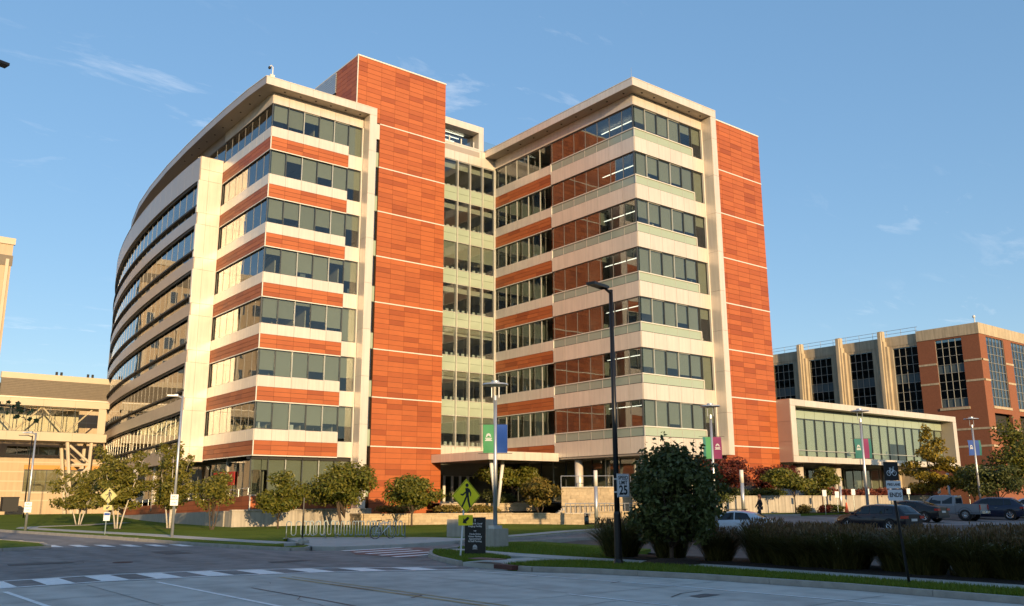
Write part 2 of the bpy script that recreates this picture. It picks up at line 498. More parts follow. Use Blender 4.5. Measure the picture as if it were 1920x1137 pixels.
def road_material(name, base, warm):
    m = bpy.data.materials.new(name); m.use_nodes = True
    t = m.node_tree; p = t.nodes['Principled BSDF']; p.inputs['Roughness'].default_value = .82
    p.inputs['Specular IOR Level'].default_value = .3
    geo = t.nodes.new('ShaderNodeNewGeometry')
    mp_ = t.nodes.new('ShaderNodeMapping'); mp_.inputs['Scale'].default_value = (1.1, .14, 1)
    n1 = t.nodes.new('ShaderNodeTexNoise'); n1.inputs['Scale'].default_value = .8; n1.inputs['Detail'].default_value = 6
    n2 = t.nodes.new('ShaderNodeTexNoise'); n2.inputs['Scale'].default_value = 1.3; n2.inputs['Detail'].default_value = 7
    n3 = t.nodes.new('ShaderNodeTexNoise'); n3.inputs['Scale'].default_value = 55; n3.inputs['Detail'].default_value = 3
    t.links.new(geo.outputs['Position'], mp_.inputs[0]); t.links.new(mp_.outputs[0], n1.inputs['Vector'])
    t.links.new(geo.outputs['Position'], n2.inputs['Vector']); t.links.new(geo.outputs['Position'], n3.inputs['Vector'])
    a = t.nodes.new('ShaderNodeMath'); a.operation = 'ADD'; t.links.new(n1.outputs[0], a.inputs[0]); t.links.new(n2.outputs[0], a.inputs[1])
    b = t.nodes.new('ShaderNodeMath'); b.operation = 'MULTIPLY_ADD'; b.inputs[1].default_value = .35
    t.links.new(n3.outputs[0], b.inputs[0]); t.links.new(a.outputs[0], b.inputs[2])
    cr = t.nodes.new('ShaderNodeValToRGB')
    cr.color_ramp.elements[0].position = .93/2; cr.color_ramp.elements[0].color = (*[c*.80 for c in base], 1)
    cr.color_ramp.elements[1].position = 1.35/2; cr.color_ramp.elements[1].color = (*warm, 1)
    h_ = t.nodes.new('ShaderNodeMath'); h_.operation = 'MULTIPLY'; h_.inputs[1].default_value = .5
    t.links.new(b.outputs[0], h_.inputs[0]); t.links.new(h_.outputs[0], cr.inputs[0]); t.links.new(cr.outputs[0], p.inputs['Base Color'])
    bp = t.nodes.new('ShaderNodeBump'); bp.inputs['Strength'].default_value = .25; bp.inputs['Distance'].default_value = .01
    t.links.new(n3.outputs[0], bp.inputs['Height']); t.links.new(bp.outputs[0], p.inputs['Normal'])
    return m
M['asphalt'] = road_material('asphalt', (.20,.186,.178), (.27,.25,.235))
M['asphalt_w'] = road_material('worn_concrete_road', (.50,.465,.415), (.57,.535,.48))
M['lot'] = road_material('lot_asphalt', (.075,.068,.064), (.11,.10,.09))
M['redpave'] = mat('red_pavers', (.24,.12,.10), .85, var=.2, vscale=3)
M['paint_w'] = mat('road_paint', (.86,.86,.84), .6, var=.14, vscale=4)
M['paint_y'] = mat('worn_yellow_paint', (.42,.32,.17), .7, var=.22, vscale=2)
M['seal'] = mat('crack_sealer', (.030,.030,.030), .6)
M['iron'] = mat('rusty_iron', (.085,.030,.022), .8, var=.25, vscale=8)
M['soil'] = mat('dry_ground', (.05,.055,.02), .95, var=.2, vscale=.5)

def inpoly(x, y, p):
    c = False; n = len(p); j = n-1
    for i in range(n):
        if (p[i][1] > y) != (p[j][1] > y) and x < (p[j][0]-p[i][0])*(y-p[i][1])/(p[j][1]-p[i][1])+p[i][0]: c = not c
        j = i
    return c
def sheet(name, poly, dz, m, step=2.0, parent=None, skirt=0.0, hfun=H, **props):
    """a flat or gently rolling surface filling the outline, laid dz above the terrain"""
    n = len(poly)
    P2 = []
    for i in range(n):
        a = Vector(poly[i]); b = Vector(poly[(i+1)%n]); k = max(1, int((b-a).length/step))
        P2 += [a + (b-a)*(q/k) for q in range(k)]
    nb = len(P2)
    xs = [p.x for p in P2]; ys = [p.y for p in P2]
    pts = [Vector((p.x, p.y)) for p in P2]
    x = min(xs)+step*.5
    outl = [(p.x, p.y) for p in P2]
    while x < max(xs):
        y = min(ys)+step*.5
        while y < max(ys):
            if inpoly(x, y, outl) and min((x-px)**2+(y-py)**2 for px, py in outl) > (step*.4)**2: pts.append(Vector((x, y)))
            y += step
        x += step
    vs, es, fs, *_ = delaunay_2d_cdt(pts, [], [list(range(nb))], 1, 1e-4)
    b = MB()
    b.add([(v.x, v.y, hfun(v.x, v.y)+dz) for v in vs], [])
    for f in fs:
        q = list(f)
        a = (vs[q[1]]-vs[q[0]]).cross(vs[q[2]]-vs[q[0]])
        if a < 0: q.reverse()
        b.f.append(tuple(q)); b.m.append(0)
    if skirt:
        for i in range(nb):
            p, q = P2[i], P2[(i+1)%nb]
            b.face((p.x,p.y,hfun(p.x,p.y)+dz), (q.x,q.y,hfun(q.x,q.y)+dz), (q.x,q.y,hfun(q.x,q.y)+dz-skirt), (p.x,p.y,hfun(p.x,p.y)+dz-skirt))
    return b.build(name, m, parent, **props)

def ribbon(line, w):
    """outline of a strip of width w along a line"""
    L = []; Rr = []
    for i, p in enumerate(line):
        a = Vector(line[max(i-1, 0)]); b = Vector(line[min(i+1, len(line)-1)])
        d = (b-a).normalized(); nrm = Vector((-d.y, d.x))
        L.append(tuple(Vector(p)+nrm*w/2)); Rr.append(tuple(Vector(p)-nrm*w/2))
    return L + Rr[::-1]
def resample(line, step):
    out = [Vector(line[0])]
    for i in range(len(line)-1):
        a, b = Vector(line[i]), Vector(line[i+1]); L = (b-a).length; k = max(1, round(L/step))
        out += [a+(b-a)*(q+1)/k for q in range(k)]
    return out

# base ground out to the horizon
gb = MB()
ring = [0, 60, 120, 260, 600, 1500, 4000]
vs = []; NA = 48
vs.append((45, 40, H(45,40)-.12))
for r_ in ring[1:]:
    for k in range(NA):
        a = 2*math.pi*k/NA
        x, y = 45+r_*math.cos(a), 40+r_*math.sin(a)
        vs.append((x, y, min(H(x,y), 1.3)-.35))
fs = [(0, 1+k, 1+(k+1)%NA) for k in range(NA)]
for i in range(len(ring)-2):
    for k in range(NA):
        a = 1+i*NA; b_ = 1+(i+1)*NA
        fs.append((a+k, b_+k, b_+(k+1)%NA, a+(k+1)%NA))
gb.add([(v[0], v[1], min(v[2], -.3) if abs(v[0]-45) < 61 and abs(v[1]-40) < 61 else v[2]) for v in vs], fs)
gb.build('ground', M['soil'], kind='structure')

# the road, its near part of paler worn concrete
NEAR_K = [(20.9,-12),(20.9,8.7),(20.9,12.7),(20.35,17.3),(19.35,20.7),(18.5,22.2),(18.1,24.1)]
road = sheet('road', [(-16,-30),(22,-30)]+NEAR_K[1:]+[(18.3,26.4),(19.2,28.9),(20.0,30.6),(21.5,32.7),(23.4,34.0),(24.5,37.0),(23.1,37.3),(19.3,37.2),(17.9,38.2),(16.8,41),(15.85,47),(13.5,60),(11.7,72.5),(9.4,95),(7,140),(-2,140),(-4,60),(-14,58),(-16,40)], 0.0, M['asphalt'], 6, kind='structure')
sheet('road_slab', [(-15,-29),(20.8,-29),(20.8,12.6),(20.25,17.2),(19.25,20.6),(18.3,22.2),(17.9,24.1),(16.5,24.6),(13.3,26.35),(10.2,27.2),(7.2,27.45),(3,27.0),(-15,26)], .004, M['asphalt_w'], 6, kind='structure')
sheet('driveway', [(19.6,30.6),(21.5,32.9),(23.4,34.2),(28.8,36.7),(34,37.3),(41,37.5),(46,35.2),(60,28),(78,20),(84,27),(70,34),(60,39.5),(50,43.5),(46,45.2),(40.7,43.9),(33.8,40.6),(27,38.2),(23.1,37.2),(19.5,37.0)], .006, M['asphalt'], 3, kind='structure')
sheet('parking_lot', [(28,-14),(95,-14),(110,30),(96,42),(84,43),(60,40.5),(70,34.2),(84,27.2),(78,19.8),(60,27.8),(46,34.9),(41,37.2),(34,37.0),(30,35),(27.3,20)], .002, M['lot'], 4, kind='structure')

# lawns, each raised behind its kerb
lawn = lambda poly, step=2.0, dz=.13: sheet('lawn', poly, dz, M['lawn'], step, skirt=.2, kind='structure')
lawn([(21.2,-14),(22.55,-14),(22.55,12),(22.4,19),(21.7,23.2),(20.6,24.0),(18.75,23.9),(18.85,22.4),(19.6,21.0),(20.65,17.4),(21.2,12.7)])
lawn([(18.6,26.3),(21.2,26.8),(21.55,29),(21.9,32.4),(21.6,32.5),(20.25,30.5),(19.45,28.8)])
lawn([(23.0,26.2),(24.1,24.2),(29,27),(30,35.6),(28.7,36.3),(23.6,33.7),(22.9,30)])
LW_OUT = [(27.3,38.6),(33.8,40.9),(40.7,44.2),(46,45.6),(50.5,44.3),(52,47),(50.9,54),(47,60.5),(38,62.6),(35,67.4),(26.2,67.4),(26.2,69),(28.2,70),(28.2,112),(13,112),(10.4,95),(12.3,73),(14.1,60),(16.4,47.5),(17.3,42),(18.4,40.6),(21.8,48.2),(23.6,47.4),(28,44.6)]
lawn(LW_OUT, 2.5)
lawn([(17.6,39.4),(18.3,38.6),(19.9,40.6),(18.6,40.2)], 1.0)
lawn([(2,46.5),(7.5,47),(9.6,48.0),(9.9,51),(8.9,55.4),(2,57)])
lawn([(50.9,46.2),(56,42.8),(60.3,40.9),(83.5,43.6),(95,42.6),(95,47.8),(52,47.8)], 2.0)
lawn([(28.6,70),(34,70),(34,67.7),(28.6,67.7)], 2, 1.0)

# grass blades that break the edge of the near lawns
def blades(n, poly, dz, lo, hi, mat_, name='grass'):
    xs = [p[0] for p in poly]; ys = [p[1] for p in poly]
    b = MB(); k = 0
    rnd = random.Random(5)
    while k < n:
        x, y = rnd.uniform(min(xs), max(xs)), rnd.uniform(min(ys), max(ys))
        if not inpoly(x, y, poly): continue
        z = H(x, y)+dz; h = rnd.uniform(lo, hi); a = rnd.uniform(0, 6.28); w = rnd.uniform(.008, .016)
        dx_, dy_ = math.cos(a)*w, math.sin(a)*w
        lx, ly = rnd.uniform(-.5,.5)*h, rnd.uniform(-.5,.5)*h
        b.add([(x-dx_,y-dy_,z),(x+dx_,y+dy_,z),(x+lx,y+ly,z+h)], [(0,1,2)])
        k += 1
    return b.build(name, mat_, kind='stuff')
blades(36000, [(21.1,5),(22.6,5),(22.6,12),(22.45,19),(21.7,23.3),(20.6,24.1),(18.7,24.0),(18.8,22.4),(19.5,21.0),(20.6,17.4),(21.1,12.7)], .125, .05, .13, M['tuft'])
blades(9000, [(18.5,26.3),(21.2,26.8),(21.6,29),(21.95,32.5),(21.6,32.6),(20.2,30.6),(19.4,28.8)], .125, .05, .12, M['tuft'])
blades(12000, [(23.0,26.2),(24.1,24.2),(27.5,26.2),(28,34.6),(27.4,35.8),(23.6,33.7),(22.9,30)], .125, .05, .12, M['tuft'])

# kerbs: stones laid end to end
def kerb(line, h=.145, w=.18, L=1.9, label=None):
    root = None
    pts = resample(line, L)
    k = bpy.data.objects.new('kerb', None); COL.objects.link(k); k['kind'] = 'structure'; k.empty_display_size = .2
    k.location = (pts[0].x, pts[0].y, 0)
    WL[k.name] = Vector(k.location)
    for i in range(len(pts)-1):
        a, b = pts[i], pts[i+1]; d = b-a; c = (a+b)/2
        z0 = H(c.x, c.y)
        piece('kerb_stone', k, (c.x, c.y, z0+h/2-.05), (d.length-.012, w, h+.1+random.uniform(-.004,.004)), M['kerb'], math.atan2(d.y, d.x))
    return k
kerb([(21.0,-12),(21.0,8.7),(21.0,12.7),(20.45,17.3),(19.45,20.9),(18.62,22.4),(18.5,23.0)])
kerb([(18.45,26.2),(19.3,28.9),(20.1,30.6),(21.5,32.6),(23.4,33.9),(28.7,36.5),(34,37.1),(41,37.4)], L=1.2)
kerb([(27,38.4),(33.8,40.75),(40.7,44.05),(46,45.4),(50.6,44.0),(60,40.4)])
kerb([(17.8,38.5),(17.1,41),(16.1,47),(13.8,60),(12.0,72.5),(9.9,95)])
kerb([(17.8,38.5),(18.4,38.3),(19.9,40.3)], L=.8)
kerb([(2,46.3),(7.6,46.8),(9.75,47.8),(10.1,51.2),(9.0,55.6),(2,57.2)])
piece('kerb_inlet', None, (18.3,23.4,.10), (.28,.95,.14), M['iron'], 0, kind='structure')

# concrete walks in slabs
def walk(line, w, L=1.5, dz=.145, name='pavement'):
    k = bpy.data.objects.new(name, None); COL.objects.link(k); k['kind'] = 'structure'; k.empty_display_size = .2
    pts = resample(line, L)
    k.location = (pts[0].x, pts[0].y, 0); WL[k.name] = Vector(k.location)
    for i in range(len(pts)-1):
        a, b = pts[i], pts[i+1]
        pa, pb = pts[max(i-1,0)], pts[min(i+2, len(pts)-1)]
        na = (b-pa).normalized(); na = Vector((-na.y, na.x))*w/2
        nb = (pb-a).normalized(); nb = Vector((-nb.y, nb.x))*w/2
        g = (b-a)*.006
        q = [a+na+g, a-na+g, b-nb-g, b+nb-g]
        m_ = MB()
        vs = [(p.x, p.y, H(p.x,p.y)+dz) for p in q] + [(p.x, p.y, H(p.x,p.y)+dz-.25) for p in q]
        m_.add(vs, [(0,1,2,3),(0,4,5,1),(1,5,6,2),(2,6,7,3),(3,7,4,0)])
        m_.build('paving_slab', M['walk'], k)
    return k
walk([(23.25,-12),(23.25,12),(23.1,19),(22.5,24),(22.15,28),(22.3,32.6)], 1.25)
walk([(18.55,24.95),(19.6,25.2),(21.5,25.3)], 1.9, .9, .125)
def slabs(poly, u, step, dz):
    k = bpy.data.objects.new('pavement', None); COL.objects.link(k); k['kind'] = 'structure'; k.empty_display_size = .2
    k.location = (*poly[0], 0); WL[k.name] = Vector(k.location)
    u = Vector(u).normalized(); v = Vector((-u.y, u.x))
    us = [Vector(p).dot(u) for p in poly]; vs_ = [Vector(p).dot(v) for p in poly]
    def clip(pl, n_, d):
        out = []
        for i in range(len(pl)):
            a, b = pl[i], pl[(i+1) % len(pl)]
            da, db = a.dot(n_)-d, b.dot(n_)-d
            if da >= 0: out.append(a)
            if (da >= 0) != (db >= 0): out.append(a+(b-a)*(da/(da-db)))
        return out
    a = min(us)
    while a < max(us):
        b_ = min(vs_)
        while b_ < max(vs_):
            pl = [Vector(p) for p in poly]
            for n_, d in ((u, a+.008), (-u, -(a+step-.008)), (v, b_+.008), (-v, -(b_+step-.008))):
                if len(pl) > 2: pl = clip(pl, n_, d)
            if len(pl) > 2:
                q = MB().prism([(p.x, p.y) for p in pl], dz-.25, dz)
                q.build('paving_slab', M['walk'], k)
            b_ += step
        a += step
slabs([(18.95,38.75),(19.6,37.75),(23.1,37.55),(27.0,38.75),(29.6,40.0),(28.3,43.4),(26.9,44.9),(22.9,48.3),(21.9,47.9)], (.79,-.61), 1.6, .15)
walk([(19.6,42.8),(18.6,47.5),(16.2,60),(14.4,72),(13.9,76.5),(14.6,79.2),(16.6,81),(19.5,82.5),(24,88)], 1.4, 1.8)
walk([(29.3,40.6),(33.6,42.0),(40.4,45.2),(45.5,46.6)], 1.2, 1.8)
piece('tactile_plate', None, (18.75,25.0,.258), (.62,1.3,.02), M['redpave'], .1, kind='structure')

# planting bed behind the walk
sheet('planting_bed', [(23.9,-12),(26.6,-12),(26.9,20),(25.6,24.6),(23.4,23.6),(23.75,18)], .16, M['mulch'], 2, skirt=.2, kind='structure')

# painted markings, each stripe its own sheet
def stripe(name, poly, m, dz=.010, hs=H):
    b = MB(); b.face(*[(x, y, H(x,y)+dz) for x, y in poly])
    return b.build(name, m, kind='structure')
up = [(4.0,29.55),(7.86,30.1),(10.93,29.45),(14.08,28.1),(17.85,25.5)]
lo = [(4.0,27.25),(7.22,27.7),(10.18,27.4),(13.27,26.55),(17.84,24.25)]
def yat(l, x):
    for i in range(len(l)-1):
        if l[i][0] <= x <= l[i+1][0] or i == len(l)-2:
            t = (x-l[i][0])/(l[i+1][0]-l[i][0]); return l[i][1]+t*(l[i+1][1]-l[i][1])
x = 4.2
while x < 17.2:
    stripe('crosswalk_stripe', [(x,yat(lo,x)+.14),(x+.74,yat(lo,x+.74)+.14),(x+.74,yat(up,x+.74)-.14),(x,yat(up,x)-.14)], M['paint_w'])
    x += 1.47
for l in (up, lo):
    for i in range(len(l)-1):
        a, b = l[i], l[i+1]
        stripe('crosswalk_edge_line', [(a[0],a[1]-.10),(b[0],b[1]-.10),(b[0],b[1]+.10),(a[0],a[1]+.10)], M['paint_w'], .011)
x = 10.1
while x < 15.4:
    y0 = 50.0-(x-10.0)*.62
    stripe('crosswalk_stripe', [(x,y0-.9),(x+.5,y0-1.2),(x+.5,y0+.9),(x,y0+1.2)], M['paint_w'])
    x += 1.05
for (a, b, w, m_) in [((8.26,26.5),(8.6,14),.13,'paint_w'),((4.44,26.2),(4.8,16),.13,'paint_w'),((14.88,16.6),(15.25,6),.13,'paint_w'),
                      ((17.2,23.6),(18.33,16.2),.10,'paint_w'),((18.33,16.2),(19.0,6),.10,'paint_w'),((11.55,25.6),(12.2,8),.16,'paint_y'),((11.9,25.6),(12.55,8),.10,'paint_y')]:
    stripe('lane_line', [(a[0]-w/2,a[1]),(b[0]-w/2,b[1]),(b[0]+w/2,b[1]),(a[0]+w/2,a[1])], M[m_], .012)
def crack(pts, w):
    for i in range(len(pts)-1):
        a, b = Vector(pts[i]), Vector(pts[i+1]); d = (b-a).normalized(); n_ = Vector((-d.y,d.x))*w/2
        stripe('tar_seam', [tuple(a+n_),tuple(a-n_),tuple(b-n_),tuple(b+n_)], M['seal'], .014)
crack([(9.62,23.1),(9.66,21.0),(9.74,19.0),(9.72,17.0)], .05)
crack([(11.62,22.6),(11.70,20.4)], .05); crack([(11.77,19.4),(12.0,18.6),(11.5,18.3)], .05)
crack([(16.2,14.5),(17.0,14.9),(17.9,15.0)], .04); crack([(17.6,17.9),(18.2,18.1)], .05)
crack([(5.4,33),(7.6,32.2)], .06); crack([(10.4,33.6),(12.2,32.4)], .07); crack([(7.4,38),(10.2,36)], .07); crack([(14.5,33.5),(15.4,33)], .06)
crack([(9.2,47.2),(10.6,44.2)], .05)
rc = random.Random(21)
for i in range(26):      # fine wandering cracks and joints in the worn slab
    x, y = rc.uniform(2,19.5), rc.uniform(9,23.5); a = rc.choice((0,0,1.57))+rc.uniform(-.35,.35); pts = [(x,y)]
    for k in range(rc.randint(3,8)):
        a += rc.uniform(-.5,.5); x += math.cos(a)*rc.uniform(.25,.6); y += math.sin(a)*rc.uniform(.25,.6); pts.append((x,y))
    crack(pts, rc.uniform(.012,.026))
for i in range(14):
    x, y = rc.uniform(0,17), rc.uniform(30.5,48); a = rc.uniform(0,3); pts = [(x,y)]
    for k in range(rc.randint(3,7)):
        a += rc.uniform(-.5,.5); x += math.cos(a)*.5; y += math.sin(a)*.5; pts.append((x,y))
    crack(pts, rc.uniform(.02,.045))
for y in (11.5, 16.3, 21.0):
    crack([(-2,y-.1),(20.2,y)], .022)
crack([(15.1,6),(15.0,16),(14.95,24.6)], .02); crack([(6.6,8),(6.5,26.8)], .02)
M['patch'] = mat('dark_road_patch', (.11,.105,.10), .85, var=.2, vscale=3)
for (x, y, w_, h_) in ((6.2,36.5,2.2,1.1),(12.6,39.5,1.2,2.6),(1.5,32.4,3.0,1.0),(13.9,31.6,1.6,.8),(16.6,14.0,.9,.5)):
    stripe('road_patch', [(x,y),(x+w_,y+.1),(x+w_-.1,y+h_),(x+.1,y+h_-.1)], M['patch'], .0135)
for i, (x, y) in enumerate(((5.6,20.6),(9.8,35.6))):
    MB().lathe([(0,.016),(.34,.016),(.36,.006)], (x,y,0), 22).build('manhole_cover', M['iron'], kind='structure')
# red paved crossing over the driveway mouth with pale bands
sheet('crossing_pavers', [(19.3,30.6),(21.6,33.0),(23.4,34.3),(23.5,36.9),(19.8,36.8),(18.6,34)], .012, M['redpave'], 2, kind='structure')
for k in range(5):
    t = k/4
    y0 = 31.2+t*5.2
    stripe('crosswalk_stripe', [(18.9+t*.5,y0),(21.6+t*1.2,y0+.55),(21.6+t*1.2,y0+.95),(18.9+t*.5,y0+.42)], M['paint_w'], .018)
# ================================================================ the office building
XL, YL, XR, YR = 28.45, 69.62, 54.06, 50.52
F = 4.4
T3 = ['terra_l','terra_l','terra_l','terra_m','terra_m','terra_d']
def terra(): return M[random.choice(T3)]
BLD = thing('office_building', 'eight storey terracotta and cream office building with a curved glass side and two wings', 'building', (45,68,0))

def terra_face(axis, plane, a_edges, z0, z1, rows, out=-1, run=False, t=.035):
    """terracotta panels on a wall: axis 'x' lies along X on a -Y face, 'y' along Y on a -X face"""
    rh = (z1-z0)/rows
    for r in range(rows):
        ed = list(a_edges)
        if run:
            off = random.uniform(.2,.9)
            ed = [a_edges[0]] + [e + off - .5 for e in a_edges[1:-1]] + [a_edges[-1]]
            ed = sorted(set(min(max(e, a_edges[0]), a_edges[-1]) for e in ed))
        prev = None
        for i in range(len(ed)-1):
            a, b = ed[i], ed[i+1]
            if b-a < .15: continue
            m = terra()
            g = .009
            if axis == 'x': sbox('terracotta_panel', a+g, plane-t, z0+r*rh+.014, b-g, plane, z0+(r+1)*rh-.014, m)
            else: sbox('terracotta_panel', plane-t, a+g, z0+r*rh+.014, plane, b-g, z0+(r+1)*rh-.014, m)
def clad(axis, plane, edges, z0, z1, m='cream', t=.05, kind='cladding_panel', g=.011):
    for i in range(len(edges)-1):
        a, b = edges[i]+g, edges[i+1]-g
        if axis == 'x': sbox(kind, a, plane-t, z0+.008, b, plane, z1-.008, M[m])
        else: sbox(kind, plane-t, a, z0+.008, plane, b, z1-.008, M[m])
def lin(a, b, n): return [a+(b-a)*i/n for i in range(n+1)]
def back(x0,y0,z0,x1,y1,z1,m='joint'):
    MB().box(x0,y0,z0,x1,y1,z1).build('backing_wall', M['soffit'] if m == 'soffit_b' else M[m], BLD)
BK = {}

WCACHE = {}
NW = {}
def window(kind, parent, x, y, z, w, h, rz, blind=None, gl='glass', mull='mullion', mw=.06, light=False, bm='blind', split=None, lim=295, mside=True):
    """one window: aluminium frame with a pane and a roller blind behind it; (x, y, z) is its lower corner, rz turns its inside"""
    key = (kind, gl == 'glass_side', round(w,3), round(h,3), mull, mw, split)
    if key not in WCACHE:
        b = MB()
        d0 = -.05 if gl != 'glass_side' else -.006
        b.box(0,d0,0, mw,.10,h); b.box(mw,d0+.02 if d0 < 0 else d0,0, w,.08,.05); b.box(mw,d0+.02 if d0 < 0 else d0,h-.05, w,.08,h)
        if split: b.box(mw,-.03,split-.025, w,.08,split+.025)
        p = MB().box(mw,.012,.05, w,.030,h-.05)
        WCACHE[key] = (b.mesh(kind+'_frame', M[mull]), p)
    fr, p = WCACHE[key]
    if gl == 'glass_side' and mull == 'mullion' and fr.materials[0] != M['mullion_s']: fr.materials[0] = M['mullion_s']
    pk = (key, gl)
    if pk not in WCACHE: WCACHE[pk] = p.mesh('pane', M[gl])
    o = link(kind, fr, parent, (x,y,z), rz or 1e-9)
    link('pane', WCACHE[pk], o)
    if blind:
        bh = h*blind
        bo = link('blind', unit(M[bm]), o, (w/2+mw/2, .16, h-bh/2-.03))
        bo.scale = (w-mw-.05, .012, bh)
    if parent is BLD and kind == 'window' and random.random() < .34:
        s = random.uniform(.15,.55)
        d = link('desk_item', unit(random.choice([M['white'], M['dark'], M['interior'], M['b_grey']])), o, (random.uniform(.35,w-.35), .42, .05+s/2))
        d.scale = (random.uniform(.12,.5), .12, s)
    return o
M['b_grey'] = mat('grey_plastic', (.16,.18,.19), .5)
def blindlen():
    r = random.random()
    if r < .38: return .97
    if r < .9: return random.uniform(.62,.86)
    return random.uniform(.1,.4)

# ---------------------------------------------------------------- left wing, face turned to the sun
fx = lin(XL, 35.97, 5)
for k in range(7):
    zb = 5.8 + F*k
    terra_face('x', YL, fx, zb+.04, zb+1.2, 3)
    clad('x', YL, fx, zb+1.2, zb+2.13)
    clad('x', YL, [35.97, 37.44], zb, zb+1.34)
    gt = zb+F if k < 6 else 36.5
    for i in range(5):
        window('window', BLD, fx[i], YL+.10, zb+2.13, fx[i+1]-fx[i], gt-zb-2.13, 0, blindlen(), mull='mullion_l' if i in (2,4) else 'mullion')
    window('window', BLD, 35.97, YL+.10, zb+1.34, 1.47, gt-zb-1.34, 0, random.choice((.45,.6,.95,.55)))
    sbox('trim_strip', XL-.03, YL-.06, zb-.05, 35.97, YL, zb+.03, M['trim'])
    sbox('trim_strip', XL-.055, YL-.055, zb+.03, XL+.02, YL+.02, zb+1.2, M['trim'])
    back(XL+.01, YL+.002, zb+.05, 35.97, YL+.22, zb+2.10); back(35.97, YL+.002, zb+.02, 37.4, YL+.22, zb+1.30, 'joint_c')
    # return to the pier
    ry = lin(YL, 81, 7)
    e = [YL]
    while e[-1] < 79.6: e.append(e[-1]+random.uniform(1.2,1.9))
    e.append(81)
    terra_face('y', XL, e, zb+.04, zb+1.2, 3, run=True)
    clad('y', XL, ry, zb+1.2, zb+2.13)
    for i in range(7):
        window('window', BLD, XL+.10, ry[i+1], zb+2.13, ry[1]-ry[0], gt-zb-2.13, -math.pi/2, .6 if random.random() < .12 else None, gl='glass_side', mull='mullion', mw=.05)
    sbox('trim_strip', XL-.06, YL, zb-.05, XL, 81, zb+.03, M['trim'])
    back(XL+.002, YL+.22, zb+.05, XL+.22, 81, zb+2.10)
# top cream fascia under the eaves
clad('x', YL, fx+[37.44], 36.5, 37.52)
back(XL+.01, YL+.002, 36.52, 37.4, YL+.2, 37.5, 'joint_c')
clad('y', XL, lin(YL, 81, 7), 36.5, 37.52)
back(XL+.002, YL+.2, 36.52, XL+.2, 81, 37.5, 'joint_c')
# frame pillar that carries the roof edge down to the ground
for i in range(9):
    z0 = .2 + 4.22*i
    sbox('cladding_panel', 37.44, 68.33, z0+.01, 38.13, 68.38, min(z0+4.21, 38.2), M['cream'])
    sbox('cladding_panel', 37.40, 68.36, z0+.01, 37.44, 69.4, min(z0+4.21, 37.5), M['cream'])
    sbox('cladding_panel', 38.13, 68.36, z0+.01, 38.17, 70.1, min(z0+4.21, 38.2), M['cream'])
back(37.45, 68.39, .2, 38.12, 70.2, 38.1, 'joint_c')
sbox('trim_strip', 37.33, YL-.1, 5.0, 37.44, YL+.1, 36.5, M['trim'])
# narrow glazed slot beside the tower
for k in range(9):
    zb = 2.5+F*k
    if zb+F > 38: break
    window('slot_window', BLD, 38.2, 70.3, zb+1.5, 1.28, 2.9, 0, None, mw=.06)
    sbox('spandrel_panel', 38.3, 70.26, zb+.02, 39.5, 70.31, zb+1.48, M['spandrel'])
back(38.2, 70.2, 36.1, 39.55, 71, 37.62, 'joint_c'); clad('x', 70.2, [38.17,39.55], 36.1, 37.66)

# ---------------------------------------------------------------- ground floor of the left wing
for i in range(6):
    x0 = XL+1.5*i
    window('window', BLD, x0, YL+.35, 2.65, 1.5, 3.12, 0, .99 if i else .35, mull='mullion_l' if i in (2,4) else 'mullion')
back(XL, YL+.3, 5.5, 38, YL+1.2, 5.76, 'dark')
clad('x', YL+.2, lin(XL, 37.4, 4), 1.45, 2.6, 'cream_shade') if False else None
terra_face('x', YL, lin(XL, 37.4, 6), 1.0, 2.55, 3)
back(XL+.01, YL+.002, .3, 37.4, YL+.35, 2.6)
sbox('trim_strip', XL-.05, YL-.08, 2.57, 37.4, YL+.34, 2.66, M['cream_shade'])
sbox('trim_strip', XL-.05, YL-.05, .9, XL+.03, YL+.03, 2.57, M['trim'])
# side: ramped terracotta base, glass wall set back above it
NB = 22
for i in range(NB):
    y0 = YL + i*1.6; y1 = y0+1.6
    zt0, zt1 = 2.6-(y0-YL)*.033, 2.6-(y1-YL)*.033
    for r in range(3):
        m = MB()
        a0, a1 = zt0-1.2+r*.4+.01, zt1-1.2+r*.4+.01
        m.face((XL-.04,y0+.01,a0),(XL-.04,y0+.01,a0+.38),(XL-.04,y1-.01,a1+.38),(XL-.04,y1-.01,a1))
        m.face((XL-.04,y0+.01,a0+.38),(XL,y0+.01,a0+.38),(XL,y1-.01,a1+.38),(XL-.04,y1-.01,a1+.38))
        m.build('ramp_panel', M['terra_m'] if random.random() < .6 else M['terra_d'], BLD)
b = MB()
b.face((XL,YL,0),(XL,YL,2.6),(XL,YL+35.2,2.6-35.2*.033),(XL,YL+35.2,0)); b.face((XL,YL,2.6),(XL+.4,YL,2.6),(XL+.4,YL+35.2,1.44),(XL,YL+35.2,1.44))
b.build('base_wall', M['joint'], BLD)
bw = MB(); bw.add([(26.1,68.9,-.2),(26.1,68.9,1.42),(27.9,106,.60),(27.9,106,-.2),(26.5,68.9,-.2),(26.5,68.9,1.42),(28.3,106,.60),(28.3,106,-.2)], [(0,1,2,3),(1,5,6,2),(4,7,6,5),(0,4,5,1)])
bw.build('concrete_plinth', M['concrete'], BLD)
hr = MB()
hr.tube([(XL-.02,YL+.2,3.2),(XL-.02,104,2.1)], .03, 6)
for i in range(18): hr.tube([(XL-.02,YL+.4+i*2,2.55-i*.066),(XL-.02,YL+.4+i*2,3.2-i*.066)], .02, 5)
hr.build('handrail', M['silver'], BLD)
for i in range(18):
    y0 = 70.0 + 1.9*i
    window('ground_window', BLD, 30.2 if y0 > 80 else 29.4, y0+1.9, 2.3, 1.9, 3.2, -math.pi/2, None, gl='glass_side', mull='mullion_l' if i % 3 == 0 else 'mullion', mw=.08)
